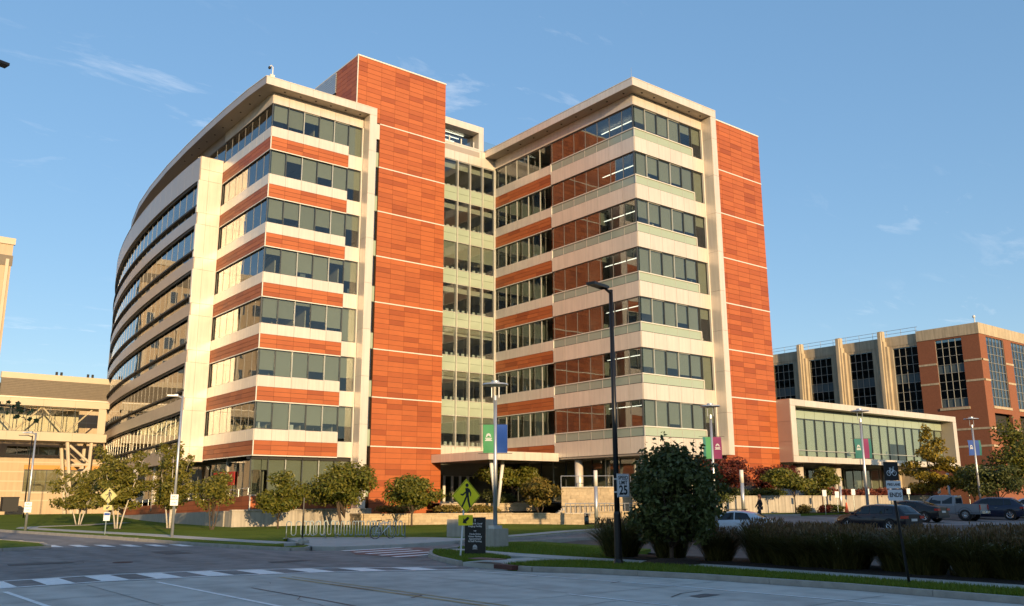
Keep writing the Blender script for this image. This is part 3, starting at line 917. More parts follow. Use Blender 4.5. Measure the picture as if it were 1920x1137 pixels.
bx = MB().box(29.28,75.3,3.5, 29.31,80.3,4.65); bx.build('red_wall_panel', M['redsign'], BLD)
cb = MB()
for y in (88, 95, 102, 110): cb.tube([(28.6,y,1.2),(28.6,y,5.6)], .24, 14)
cb.build('column', M['cream'], BLD, smooth=True)

# ---------------------------------------------------------------- pier and curved facade
PU = np.polyfit([81,90.7,96.6,103.1,109.7,119.8,126.2,133.1], [26.2,26.2,26.45,26.85,27.62,29.22,30.56,32.18], 3)
PL = np.polyfit([82,84.2,95.1,106.3,115.6,127.8,138.2], [26.45,26.75,27.75,28.9,29.9,31.6,33.6], 3)
def CX(y, z):
    t = min(1.1, max(-.2, (z-10.2)/24.4))
    return float(np.polyval(PL, y)*(1-t)+np.polyval(PU, y)*t)
for k in range(-1, 6):
    z0 = 10.2+F*k
    px = CX(81.02, z0)
    for a, b in (((z0-4.4 if k > -1 else 5.62), None),) if False else ():
        pass
zs = [5.62, 7.0, 8.6, 10.2]
lev = [5.62]+[10.2+F*k-3.25 for k in range(6)]
zc = []
for k in range(7):
    base = 5.62 if k == 0 else 10.2+F*(k-1)
    zc.append(base)
edges = [5.62, 6.95]
for k in range(6): edges += [10.2+F*k, 11.35+F*k] if k < 5 else [10.2+F*k, 33.3, 34.6]
for i in range(len(edges)-1):
    z0, z1 = edges[i], edges[i+1]
    px = CX(81.0, (z0+z1)/2)+.05
    xm = px+(XL-px)*.36
    p0, p1 = CX(81.0, z0)+.03, CX(81.0, z1)+.03
    for a0, a1, b0, b1 in ((p0, p1, xm, xm), (xm, xm, XL-.06, XL-.06)):
        q = MB(); g = .008
        q.add([(a0+g,80.95,z0+.01),(b0-g,80.95,z0+.01),(b1-g,80.95,z1-.01),(a1+g,80.95,z1-.01),(a0+g,81.0,z0+.01),(b0-g,81.0,z0+.01),(b1-g,81.0,z1-.01),(a1+g,81.0,z1-.01)],
              [(0,1,2,3),(7,6,5,4),(0,4,5,1),(1,5,6,2),(2,6,7,3),(3,7,4,0)])
        q.build('pier_panel', M['cream'], BLD)
    back(max(p0,p1)+.05, 81.001, z0, XL, 81.2, z1, 'joint_c')
clad('x', 81.6, [26.1, XL], 34.58, 34.64, 'trim')
NC = 27
cy = [81.05+ (137.5-81.05)*(i/NC) for i in range(NC+1)]
zbands = [(5.62,6.95)] + [(10.2+F*k, 11.35+F*k) for k in range(5)] + [(32.2,34.6)]
cb_back = MB(); soff = MB()
for z0, z1 in zbands:
    zm = (z0+z1)/2
    for i in range(NC):
        y0, y1 = cy[i], cy[i+1]
        x0, x1 = CX(y0, zm), CX(y1, zm)
        c = ((x0+x1)/2, (y0+y1)/2, zm); L = math.hypot(x1-x0, y1-y0)
        spec('curved_panel', c, (.05, L-.022, z1-z0-.02), M['cream_shade'], math.atan2(y1-y0, x1-x0)-math.pi/2)
        for (o, za, zb_) in ((.05, z0, z1),):
            cb_back.face((x0+o,y0,za),(x0+o,y0,zb_),(x1+o,y1,zb_),(x1+o,y1,za))
        # underside and top of the band, back to the glass
        soff.face((x0,y0,z0),(x1,y1,z0),(x1+.5,y1,z0),(x0+.5,y0,z0)); soff.face((x0,y0,z1),(x0+.5,y0,z1),(x1+.5,y1,z1),(x1,y1,z1))
cb_back.build('curved_backing', M['joint_c'], BLD)
for k in range(6):
    zg = 10.2+F*k; zs_ = zg-3.25
    shade_strip = MB(); rail = MB()
    for i in range(NC):
        y0, y1 = cy[i], cy[i+1]
        x0, x1 = CX(y0, zg-1.6)+.22, CX(y1, zg-1.6)+.22
        L = math.hypot(x1-x0, y1-y0)
        window('curved_window', BLD, x1, y1, zs_+.02, L, 3.21, math.atan2(y0-y1, x0-x1), None, gl='glass_side', mull='mullion' if k else 'mullion_l', mw=.05, split=.62)
        a0, a1 = CX(y0, zg-2.6)-.10, CX(y1, zg-2.6)-.10
        rail.add([(a0,y0,zs_+.58),(a1,y1,zs_+.58),(a1+.34,y1,zs_+.58),(a0+.34,y0,zs_+.58),(a0,y0,zs_+.74),(a1,y1,zs_+.74),(a1+.34,y1,zs_+.74),(a0+.34,y0,zs_+.74)],
                 [(0,4,5,1),(4,7,6,5),(0,1,2,3)])
        shade_strip.face((x0-.2,y0,zg-.22),(x0-.2,y0,zg),(x1-.2,y1,zg),(x1-.2,y1,zg-.22))
    rail.build('sunshade_rail', M['blackm'], BLD); shade_strip.build('painted_recess_shade', M['blackm'], BLD)  # black strip paints the shade of the recess above the glass
    px = CX(81.1, zg-1.6)
    sbox('trim_strip', px-.06, 81.0, zs_, px+.05, 81.35, zg, M['trim'])
soff.build('band_soffit', M['soffit'], BLD)
# parapet top and the set-back top floor behind it
topb = MB()
for i in range(NC): 
    y0, y1 = cy[i], cy[i+1]
    topb.face((CX(y0,34.6),y0,34.6),(CX(y0,34.6)+4,y0,34.6),(CX(y1,34.6)+4,y1,34.6),(CX(y1,34.6),y1,34.6))
    x0, x1 = CX(y0,34.6)+2.3, CX(y1,34.6)+2.3
    cl = 'cream'
    c = ((x0+x1)/2,(y0+y1)/2,37.01)
    spec('curved_panel', c, (.05, math.hypot(x1-x0,y1-y0)-.02, 1.0), M['cream_shade'], math.atan2(y1-y0,x1-x0)-math.pi/2)
    if i < 12: window('curved_window', BLD, x1, y1, 34.6, math.hypot(x1-x0,y1-y0), 1.9, math.atan2(y0-y1,x0-x1), None, gl='glass_side', mull='mullion', mw=.05)
topb.build('terrace_deck', M['soffit'], BLD)

# roof: one thin slab that follows the curve, with a pale edge
redge = [(27.2,68.33),(26.95,72),(26.85,77),(26.85,82),(26.95,88),(27.2,95),(27.75,103),(28.5,110),(29.9,118),(31.6,125),(34,132)]
rpoly = [(38.13,68.33)]+redge+[(40,142),(52,142),(52,70.9),(38.13,70.9)]
rb = MB().prism([(x+.04 if i and i < 12 else x, y+.04 if i < 2 else y) for i,(x,y) in enumerate(rpoly)], 37.52, 38.15)
rb.build('roof', M['soffit'], BLD)
pts = resample([(38.13,68.33)]+redge, 2.4)
for i in range(len(pts)-1):
    a, b = pts[i], pts[i+1]; d = b-a
    spec('roof_edge_panel', ((a.x+b.x)/2,(a.y+b.y)/2,37.86), (d.length-.015,.05,.70), M['cream'] if i < 5 else M['cream_shade'], math.atan2(d.y,d.x))
    spec('roof_edge_panel', ((a.x+b.x)/2,(a.y+b.y)/2,38.23), (d.length,.12,.05), M['trim'], math.atan2(d.y,d.x))
dl = MB()
for i in range(6): dl.lathe([(0,0),(.09,0),(.09,.04)], (29.2+1.5*i,69.0,37.485), 10)
for i in range(10): dl.lathe([(0,0),(.09,0),(.09,.04)], (27.7,71+2.2*i,37.485), 10)
for i in range(6): dl.lathe([(0,0),(.09,0),(.09,.04)], (54.6+1.6*i,49.9,37.70), 10)
for i in range(9): dl.lathe([(0,0),(.09,0),(.09,.04)], (53.4,51+2.1*i,37.70), 10)
dl.build('downlight', M['blackm'], BLD)

# ---------------------------------------------------------------- terracotta stair tower
tx = [36.9,37.9,39.5,41.08,42.7,44.36,45.95,47.06]
YT = 70.13
def tower(x_edges, y, zj0, nj, ztop, zbot=.4, slot=None):
    lv = [zbot]+[zj0+F*k for k in range(nj)]+[ztop]
    for i in range(len(lv)-1):
        z0, z1 = lv[i], lv[i+1]
        rows = max(1, round((z1-z0-.1)/.478))
        ed = x_edges if slot is None or z0 > 37 else slot
        terra_face('x', y, ed, z0+.05, z1-.05, rows)
        if i: sbox('trim_strip', (x_edges if slot is None or z0 > 38 else slot)[0]-.02, y-.055, z0-.05, x_edges[-1]+.02, y, z0+.05, M['trim'])
    sbox('trim_strip', x_edges[0]-.06, y-.08, ztop-.04, x_edges[-1]+.05, y+.3, ztop+.10, M['trim'])
tower(tx, YT, 6.89, 8, 44.15, slot=tx[2:])
BLD_T = [l for l in SPEC['terracotta_panel']]
back(39.5, YT+.002, .3, 47.04, 79.3, 37.7); back(36.93, YT+.002, 37.7, 47.04, 79.3, 44.1); back(38.2, 71.2, .3, 39.5, 79, 37.7, 'dark')
e = [YT, 71.2, 72.3, 73.4, 74.46]
terra_face('y', 36.9, e, 38.2, 44.1, 12)
sbox('trim_strip', 36.84, YT-.03, 44.1, 36.95, 79.3, 44.22, M['trim'])
sbox('trim_strip', 36.84, YT-.06, 38.2, 36.93, YT, 44.1, M['trim'])
for i in range(9):
    sbox('louver_slat', 36.80, 74.55, 41.9+.24*i, 36.92, 79.2, 42.10+.24*i, M['silver'])
back(36.88, 74.6, 38.2, 36.95, 79.2, 41.8, 'dark')

# ---------------------------------------------------------------- glazed link between the wings
lx = [47.4, 49.16, 50.74, 52.35, 54.0]
YC = 70.95
for k in range(7):
    z0 = 7.25+F*k
    gt = z0+2.95 if k < 6 else 36.55
    for i in range(4):
        b = None
        if k in (0, 4): b = .58
        elif k in (1, 2): b = .18
        window('curtain_wall_bay', BLD, lx[i], YC, z0, lx[i+1]-lx[i], gt-z0, 0, b, gl='glass', mull='mullion_l', mw=.10)
        if k < 6:
            for (a, c_) in ((gt, gt+.80), (gt+.80, gt+1.45)):
                sbox('spandrel_panel', lx[i]+.09, YC-.02, a+.012, lx[i+1]-.005, YC+.03, c_-.012, M['spandrel'])
    back(47.1, YC+.06, gt+.02, 54, YC+.5, gt+1.43, 'joint_c')
for xx in lx: sbox('fin', xx-.03, YC-.22, 7.0, xx+.07, YC+.02, 36.55, M['mullion_l'])
clad('x', YC-.02, lin(47.06, 54.06, 4), 36.58, 37.55); clad('x', YC+.03, lin(47.06,54.06,4), 37.56, 38.35)
back(47.1, YC+.05, 36.58, 55, YC+.6, 38.3, 'joint_c'); clad('x', YC-.02, lin(47.06,54.06,4), 6.3, 7.22)
back(47.1, YC+.02, 6.2, 54.06, YC+.5, 7.2, 'joint_c')
# roof terrace frame above the link
for q in ((47.06,38.35,52.55,38.5),(47.06,40.35,52.55,41.1),(51.9,38.5,52.55,40.35)):
    sbox('cladding_panel', q[0], YC-.05, q[1], q[2], YC+1.6, q[3], M['cream'])
back(47.06, YC+1.7, 40.3, 52.5, 78, 41.05, 'joint_c')
for xx in (48.4, 49.9, 51.5):
    sbox('terrace_post', xx-.05, YC+.3, 38.4, xx+.05, YC+.4, 39.3, M['trim'])
tg = MB().box(47.1,YC+1.0,38.5,51.9,YC+1.03,40.35); tg.build('terrace_glass', M['glass_side'], BLD)
tr_ = MB().box(52.6,YC,38.35,54.3,YC+.03,39.6).box(54.3,YC-.0,38.35,54.33,76,39.6); tr_.build('balustrade_glass', M['glass_clear'], BLD)
for k in range(3): piece('ceiling_light', BLD, (49.2,YC+1.5+.9*k,40.25), (3.6,.12,.05), M['light'])

# ---------------------------------------------------------------- right wing
sx = lin(XR, 61.88, 5)
sy = lin(YR, 61.77, 7)
iy = lin(61.77, 71.0, 5)
for k in range(7):
    zb = 5.9+F*k
    gt = zb+F if k < 6 else 36.69
    # sunlit face
    clad('x', YR, lin(XR, 61.88, 5)+[63.40], zb, zb+1.37)
    for i in range(5):
        window('window', BLD, sx[i], YR+.12, zb+2.2, sx[1]-sx[0], gt-zb-2.2, 0, blindlen(), mull='mullion_l' if i in (1,3) else 'mullion')
        sbox('spandrel_panel', sx[i]+.02, YR+.02, zb+1.42, sx[i+1]-.02, YR+.06, zb+2.12, M['spandrel'])
        sbox('spandrel_post', sx[i]-.018, YR-.0, zb+1.40, sx[i]+.018, YR+.07, zb+2.15, M['mullion_l'])
    window('window', BLD, 61.94, YR+.12, zb+1.4, 1.40, gt-zb-1.4, 0, random.choice((.5,.97,.3,.97)))
    sbox('trim_strip', XR-.06, YR-.06, zb+2.13, 61.93, YR+.10, zb+2.21, M['trim'])
    sbox('trim_strip', 61.88, YR-.06, zb+1.37, 61.95, YR+.10, zb+2.13, M['trim'])
    back(XR+.01, YR+.002, zb+.02, 63.3, YR+.3, zb+1.33, 'joint_c'); back(XR+.1, YR+.07, zb+1.40, 61.9, YR+.11, zb+2.15, 'dark')
    # courtyard face, outer half with spandrel glass
    clad('y', XR, sy, zb, zb+1.37, 'cream')
    for i in range(7):
        window('window', BLD, XR+.12, sy[i+1], zb+2.2, sy[1]-sy[0], gt-zb-2.2, -math.pi/2, .7 if random.random() < .08 else None, gl='glass_side', mull='mullion')
        sbox('spandrel_panel', XR+.02, sy[i]+.02, zb+1.42, XR+.06, sy[i+1]-.02, zb+2.12, M['spandrel_d'])
        sbox('spandrel_post', XR, sy[i]-.018, zb+1.40, XR+.07, sy[i]+.018, zb+2.15, M['mullion_l'])
    sbox('trim_strip', XR-.06, YR, zb+2.13, XR+.10, 61.75, zb+2.21, M['trim'])
    sbox('trim_strip', XR-.06, 61.72, zb+1.1, XR+.1, 61.82, zb+2.21, M['trim'])
    back(XR+.002, YR+.3, zb+.02, XR+.3, 61.7, zb+1.33, 'joint_c'); back(XR+.07, YR+.2, zb+1.40, XR+.11, 61.7, zb+2.15, 'dark')
    # courtyard face, inner half with terracotta
    e = [61.82]
    while e[-1] < 69: e.append(e[-1]+random.uniform(1.4,2.2))
    e.append(70.95)
    terra_face('y', XR, e, zb+.03, zb+1.2, 3, run=True)
    clad('y', XR, iy, zb+1.2, zb+2.13)
    for i in range(5):
        window('window', BLD, XR+.12, iy[i+1], zb+2.13, iy[1]-iy[0], gt-zb-2.13, -math.pi/2, None, gl='glass', mull='mullion_l')
    back(XR+.002, 61.8, zb+.03, XR+.3, 70.95, zb+2.1)
    sbox('trim_strip', XR-.05, 61.8, zb-.05, XR, 70.95, zb+.02, M['trim'])
sbox('trim_strip', XR-.18, 70.80, 6.3, XR+.0, 70.98, 37.6, M['mullion_l'])
clad('x', YR, lin(XR, 63.4, 6), 36.72, 37.74); back(XR+.01, YR+.002, 36.7, 63.4, YR+.3, 37.7, 'joint_c')
clad('y', XR, lin(YR, 71, 12), 36.72, 37.74); back(XR+.002, YR+.3, 36.7, XR+.3, 71, 37.7, 'joint_c')
for i in range(9):
    z0 = 5.93+3.7*i
    z1 = min(z0+3.7, 38.44)
    if z0 > 38: break
    sbox('cladding_panel', 63.42, 49.29, z0+.01, 64.12, 49.34, z1-.01, M['cream'])
    sbox('cladding_panel', 63.38, 49.32, z0+.01, 63.42, 50.5, min(z1,37.7)-.01, M['cream'])
back(63.43, 49.35, 5.93, 64.1, 50.9, 38.4, 'joint_c')
sbox('trim_strip', 63.28, YR-.1, 6.0, 63.38, YR+.1, 36.7, M['trim'])
rb = MB().prism([(52.82,49.33),(64.1,49.33),(64.1,50.4),(72,50.6),(72,88),(54.6,88),(54.6,72),(52.82,71)], 37.75, 38.40)
rb.build('roof', M['soffit'], BLD)
for line, n in (([(52.78,71.1),(52.78,49.29)], 10), ([(52.78,49.29),(64.12,49.29)], 6)):
    a, b = Vector(line[0]), Vector(line[1]); d = b-a
    for i in range(n):
        p, q = a+d*i/n, a+d*(i+1)/n
        spec('roof_edge_panel', ((p.x+q.x)/2,(p.y+q.y)/2,38.09), (d.length/n-.015,.05,.70), M['cream'], math.atan2(d.y,d.x))
        spec('roof_edge_panel', ((p.x+q.x)/2,(p.y+q.y)/2,38.46), (d.length/n,.12,.05), M['trim'], math.atan2(d.y,d.x))
tower([64.2,65.95,67.65,69.4,71.1,72.3], YR-.08, 6.83, 7, 38.35)
back(64.2, YR-.078, .3, 72.26, 62, 38.3)
# underside and ground floor of the right wing
back(XR+.05, YR+.05, 5.72, 64, 71, 5.88, 'soffit_b')
for i in range(5):
    window('ground_window', BLD, 56.6+1.6*i, 54.2, 2.0, 1.6, 3.7, 0, .5 if i == 1 else None, mull='mullion_l')
for i in range(9):
    window('ground_window', BLD, 56.6, 54.2+1.8*(i+1), 2.0, 1.8, 3.7, -math.pi/2, None, gl='glass', mull='mullion_l' if i % 2 else 'mullion')
terra_face('x', 52.6, [61.9,63.0,64.15], 2.0, 5.7, 8); back(61.9, 52.602, 1, 64.2, 54, 5.7)
for (x, y) in ((54.9,51.4),(54.9,59.5),(60.6,51.4)):
    MB().tube([(x,y,1.5),(x,y,5.72)], .38, 20).build('column', M['cream'], BLD, smooth=True)

# ---------------------------------------------------------------- entrance canopy
cp = MB().prism([(46.08,61.26),(54.0,61.26),(54.0,70.9),(46.08,70.1)], 5.62, 6.28); cp.build('canopy', M['soffit'], BLD)
clad('x', 61.24, lin(46.0,54.0,4), 5.55, 6.3, 'cream'); clad('y', 46.04, lin(61.2,70.1,5), 5.55, 6.3, 'cream')
vb = MB()
for a, b in (((47.3,62.6,5.6),(48.6,63.6,1.6)), ((49.1,63.2,5.6),(49.0,63.8,1.6))): vb.tube([a,b], [.17,.13], 12)
vb.build('slanted_column', M['white'], BLD, smooth=True)
for i in range(4):
    window('entrance_door', BLD, 49.3+.95*i, 73.0, 1.9, .95, 2.6, 0, None, gl='glass', mull='trim', mw=.26)
MB().box(47.1,74.15,4.6,56.5,74.3,6.3).build('entrance_wall', M['interior'], BLD)
MB().box(53.1,73.9,1.9,56.5,74.0,4.6).build('entrance_wall', M['mullion'], BLD)
MB().box(51.6,68.3,3.0,53.4,68.38,4.4).build('hanging_panel', M['blackm'], BLD)

# ---------------------------------------------------------------- interiors: floors, partitions, lights
slab = MB()
def lslab(z0, z1, inset=.45):
    pts = [(XL+.4, YL+.4),(37.3,YL+.4),(38.6,70.9),(46,72),(46,137)]
    ys = [136,128,120,112,104,96,88,82]
    pts += [(CX(y, z0)+inset+.25, y) for y in ys] + [(XL+.4, 80.8)]
    slab.prism(pts, z0, z1)
for k in range(8):
    zf = 6.45+F*k
    if k < 7: lslab(zf, zf+.55)
    slab.box(54.4, 50.9, zf+.1, 64, 74, zf+.6)
    slab.box(47.1, 71.3, zf-1.6+.1, 54.4, 79, zf-1.6+.6) if k else None
    slab.box(47.1, 71.5, 6.2, 54.4, 79, 6.6) if k == 0 else None
slab.box(47.1,71.5,36.6,54.6,79,37.2); slab.box(54.4,50.9,36.8,64,74,37.6)
slab.build('floor_slab', M['slab'], BLD)
iw = MB()
iw.box(33.0,77,2,33.2,136,37.4); iw.box(29.2,77,2,46,77.2,37.4)
for k in range(8):
    for (x, y0, y1) in ((29.9, 70.2, 77),(32.95, 70.2, 77),(35.97,70.2,77)): iw.box(x, y0+.6, 2+F*k, x+.1, y1, 5.5+F*k)
iw.box(59.8,54.5,2,60,74,37.4); iw.box(54.6,57.5,6,64,57.7,37.4); iw.box(47.1,79,2,60,79.2,38)
for y in (62, 66.4): iw.box(55.8,y,6,60,y+.12,37.4)
iw.build('partition_wall', M['interior'], BLD)
rnd = random.Random(3)
for k in range(7):
    for j in range(2):
        if rnd.random() < .8: piece('ceiling_light', BLD, (50.0+rnd.uniform(-.8,1.6), 72.6+1.6*j, 10.0+F*k), (1.9,.10,.05), M['light'])
    piece('ceiling_light', BLD, (56.2, 54.5, 10.1+F*k), (.10,4.5,.05), M['light'])
# high tables with chairs along the link glass
st = MB()
for k in range(7):
    zf = 6.9+F*k
    for j in range(9):
        x = 47.9+.66*j; 
        st.cbox((x,71.6,zf+.62),(.34,.03,.36)); st.cbox((x,71.75,zf+.45),(.34,.30,.03))
        st.cbox((x-.15,71.62,zf+.35),(.03,.03,.9)); st.cbox((x+.15,71.62,zf+.35),(.03,.03,.9))
st.build('chair_row', M['white'], BLD)
MB().box(38.5,80,.5,46,136,37.3).build('core', M['dark'], BLD)
MB().box(60.2,60,.5,72,86,37.3).build('core', M['dark'], BLD)

for kind in ('terracotta_panel','cladding_panel','curved_panel','spandrel_panel','spandrel_post','trim_strip','roof_edge_panel','louver_slat','fin','terrace_post'):
    emit(kind, BLD)

# small things on the roof edges
t = thing('roof_camera', 'white dome camera on a short mast at the tip of the curved roof', 'camera', (27.9,68.9,38.2))
MB().box(27.7,68.8,38.2,28.1,69.1,38.75).build('bracket', M['trim'], t)
MB().tube([(27.95,68.95,38.7),(27.95,68.95,39.5),(27.8,68.95,39.65),(27.65,68.95,39.5)], .05, 8).build('mast', M['white'], t)
MB().ball((27.65,68.95,39.38), .14).build('dome', M['blackm'], t, smooth=True)
t = thing('lightning_rod', 'thin rod standing on the corner of the right wing roof', 'rod', (52.9,49.5,38.4))
MB().tube([(52.9,49.5,38.4),(52.9,49.5,39.5)], [.025,.012], 6).build('rod', M['silver'], t)
# ================================================================ low glazed wing on columns
BOX = thing('glazed_pavilion', 'low cantilevered glass block in a thick pale frame, raised on round columns', 'building', (88,52,0))
X0, X1, Y0 = 72.32, 105.1, 48.9
def bclad(a, b, z0, z1, n, y=Y0):
    for i in range(n):
        p, q = a+(b-a)*i/n, a+(b-a)*(i+1)/n
        sbox('cladding_panel', p+.01, y, z0+.01, q-.01, y+.05, z1-.01, M['cream'])
bclad(X0, X1, 10.8, 11.42, 14); bclad(X0, X1, 5.5, 6.08, 14); bclad(X0, X0+.82, 6.08, 10.8, 1); bclad(X1-.8, X1, 6.08, 10.8, 1)
for (z0, z1) in ((5.5,7.4),(7.4,9.3),(9.3,11.42)):
    sbox('cladding_panel', X0-.05, Y0+.05, z0+.01, X0, 52.5, z1-.01, M['cream_shade'])
b = MB()
b.box(X0, Y0+.06, 10.85, X1, 62, 11.40); b.box(X0, Y0+.06, 5.52, X1, 62, 6.05); b.box(X0+.02, Y0+.06, 6, X0+.80, 62, 10.9); b.box(X1-.78, Y0+.06, 6, X1, 62, 10.9)
b.build('frame_body', M['soffit'], BOX)
gx = lin(X0+.85, X1-.85, 18)
for i in range(18):
    window('window', BOX, gx[i], 50.3, 6.1, gx[1]-gx[0], 3.7, 0, .99 if i < 5 or random.random() < .7 else .5, bm='blind_sky', mull='mullion', split=.66, mw=.05)
    sbox('spandrel_panel', gx[i]+.02, 50.28, 9.83, gx[i+1]-.02, 50.33, 10.78, M['spandrel'])
sbox('mullion_rail', gx[0], 50.22, 6.72, gx[-1], 50.30, 6.78, M['mullion_l'])
MB().box(X0+.9,56,6,X1-.9,56.2,10.8).build('interior_wall', M['interior'], BOX)
for x in (76.6, 83.2, 93.0, 101): MB().tube([(x,51.4,.3),(x,51.4,5.55)], .5, 20).build('column', M['cream'], BOX, smooth=True)
for i in range(16): window('ground_window', BOX, 74+1.9*i, 56.5, 1.2, 1.9, 4.3, 0, .6 if i % 3 else None, mull='mullion_l')
MB().box(73.5,60,1,104,60.2,5.5).build('back_wall', M['interior'], BOX)
for kind in ('cladding_panel','spandrel_panel','mullion_rail'): emit(kind, BOX)

# ================================================================ brick building behind it
BR = thing('brick_building', 'red brick building with pale stone fins and tall gridded windows behind the glass pavilion', 'building', (115,62,0))
xk, yk = 112.6, 48.4
s_ = xk/111.66
def bz(z): return 2.25+(z-2.25)*s_
BTOP = bz(23.38)
wall = MB(); lim_ = MB(); cor = MB()
def gridwin(axis, a0, a1, plane, z0, z1, nx, nz, gl='glass_side', dark_rows=()):
    """a tall window split by pale bars into a grid of panes"""
    w = a1-a0; h = z1-z0
    key = ('grid', round(w,2), round(h,2), nx, nz)
    if key not in WCACHE:
        f = MB(); t = .045
        for i in range(nx+1): f.box(w*i/nx-t/2, -.05, 0, w*i/nx+t/2, .06, h)
        for j in range(nz+1):
            f.box(0, -.045, h*j/nz-t/2, w, .055, h*j/nz+t/2)
        WCACHE[key] = f.mesh('window_frame', M['bar'])
    if axis == 'x': o = link('window', WCACHE[key], BR, (a0,plane+.12,z0), 1e-9)
    else: o = link('window', WCACHE[key], BR, (plane+.12,a1,z0), -math.pi/2)
    for i in range(nx):
        for j in range(nz):
            q = link('pane', unit(M['spandrel_b'] if j in dark_rows else M[gl]), o, (w*(i+.5)/nx, .03, h*(j+.5)/nz))
            q.scale = (w/nx-.06, .02, h/nz-.06)
M['bar'] = mat('pale_window_bar', (.34,.34,.31), .5)
M['spandrel_b'] = mat('blue_grey_spandrel', (.10,.13,.14), .12, spec_=.8)
def wallface(axis, plane, a0, a1, z0, z1, mb):
    if axis == 'x': mb.box(a0, plane, z0, a1, plane+.4, z1)
    else: mb.box(plane, a0, z0, plane+.4, a1, z1)
# corner block, side turned to the street on the left (X = xk)
zt, zb_ = bz(21.8), bz(13.2)
def ys(y): return yk+(y-47.9)*s_
wallface('y', xk, yk+.4, ys(50.07), 0, bz(22.0), wall); wallface('y', xk, ys(53.4), ys(55.75), 0, bz(22.0), wall)
wallface('y', xk, ys(50.07), ys(53.4), 0, zb_, wall); wallface('y', xk, ys(50.07), ys(53.4), zt, bz(22.0), wall)
gridwin('y', ys(50.07), ys(53.4), xk, zb_, zt, 4, 8, dark_rows=(0,4))
wallface('y', xk-.08, yk-.08, ys(55.75), bz(22.0), BTOP, cor)
for z in (18.8, 16.3, 10.4, 8.3, 5.8):
    wallface('y', xk-.05, yk-.05, ys(50.0), bz(z)-.12, bz(z)+.12, lim_)
    if z > 12: wallface('y', xk-.05, ys(53.45), ys(55.75), bz(z)-.12, bz(z)+.12, lim_)
    else: wallface('y', xk-.05, ys(50.0), ys(55.75), bz(z)-.12, bz(z)+.12, lim_)
wallface('y', xk-.10, ys(49.9), ys(53.6), zb_-.35, zb_-.05, lim_)
# sunlit face
X = xk+.4
ow = [(113.5,118.4),(120.6,125.5),(127.7,132.6)]
prev = xk
for a, b in ow:
    a, b = a*s_, b*s_
    wallface('x', yk, prev, a, 0, bz(22.0), wall)
    wallface('x', yk, a, b, bz(12.3), zb_, wall); wallface('x', yk, a, b, zt, bz(22.0), wall); wallface('x', yk, a, b, 0, bz(9.6), wall)
    gridwin('x', a, b, yk, zb_, zt, 5, 8, dark_rows=())
    wallface('x', yk-.1, a-.1, b+.1, zb_-.35, zb_-.05, lim_)
    MB().box(a, yk+1.2, bz(9.6), b, yk+1.3, bz(12.3)).build('recess_wall', M['brick'], BR)
    prev = b
wallface('x', yk, prev, prev+4, 0, bz(22.0), wall); wallface('x', yk-.08, xk+.3, prev+4, bz(22.0), BTOP, cor)
for z in (18.8, 16.3, 10.4, 8.3, 5.8): 
    p = xk
    for a, b in ow:
        wallface('x', yk-.05, p+.02, a*s_, bz(z)-.12, bz(z)+.12, lim_); p = b*s_
wall.build('wall', M['brick'], BR)
# stone bays along the side, with stepped fins that rise past the roof
fin = [60.46, 66.7, 72.91, 79.1, 85.3]
wp = [(55.9,59.26),(62.19,65.63),(68.39,71.97),(74.6,78.2),(80.8,84.4)]
prev = ys(55.75)
bay = MB()
for a, b in wp:
    a, b = ys(a), ys(b)
    bay.box(xk+.3, prev, 0, xk+.7, a, bz(21.9)); 
    bay.box(xk+.3, a, 0, xk+.7, b, bz(6)); bay.box(xk+.3, a, bz(21.6), xk+.7, b, bz(21.9))
    gridwin('y', a, b, xk+.35, bz(6.2), bz(21.6), 4, 13, dark_rows=(4,5,9))
    prev = b
bay.box(xk+.3, prev, 0, xk+.7, prev+4, bz(21.9))
bay.box(xk+.25, ys(55.75), bz(21.9), xk+.7, prev+4, BTOP-.2)
bay.build('stone_bay', M['limes'], BR)
for f in fin:
    y = ys(f)
    m = MB(); m.box(xk-.5, y-.45, 0, xk+.3, y+.45, bz(22.6)); m.box(xk-.75, y-.22, 0, xk-.5, y+.22, bz(23.9)); m.box(xk-.2, y-.75, 0, xk+.3, y+.75, bz(21.9))
    m.box(xk-.45, y-.30, bz(22.6), xk+.25, y+.30, bz(24.0))
    m.build('stone_fin', M['limes'], BR)
lim_.build('stone_band', M['limes'], BR); cor.build('cornice', M['limes'], BR)
MB().box(xk+1.0,yk+.8,.5,xk+30,yk+46,bz(21.6)).build('core', M['dark'], BR)
rl = MB()
for z in (.45,.9): rl.tube([(xk+.5,ys(55.75),BTOP+z-.2),(xk+.5,ys(87),BTOP+z-.2)], .03, 5)
for i in range(16): rl.tube([(xk+.5,ys(56+2*i),BTOP-.2),(xk+.5,ys(56+2*i),BTOP+.7)], .03, 5)
rl.build('roof_railing', M['silver'], BR)
t = thing('roof_camera', 'small white camera on the corner of the brick building roof', 'camera', (xk+.5,yk+.5,BTOP))
MB().tube([(xk+.5,yk+.5,BTOP),(xk+.5,yk+.5,BTOP+.9)], .07, 8).ball((xk+.2,yk+.4,BTOP+.8), .2).build('mast', M['white'], t)

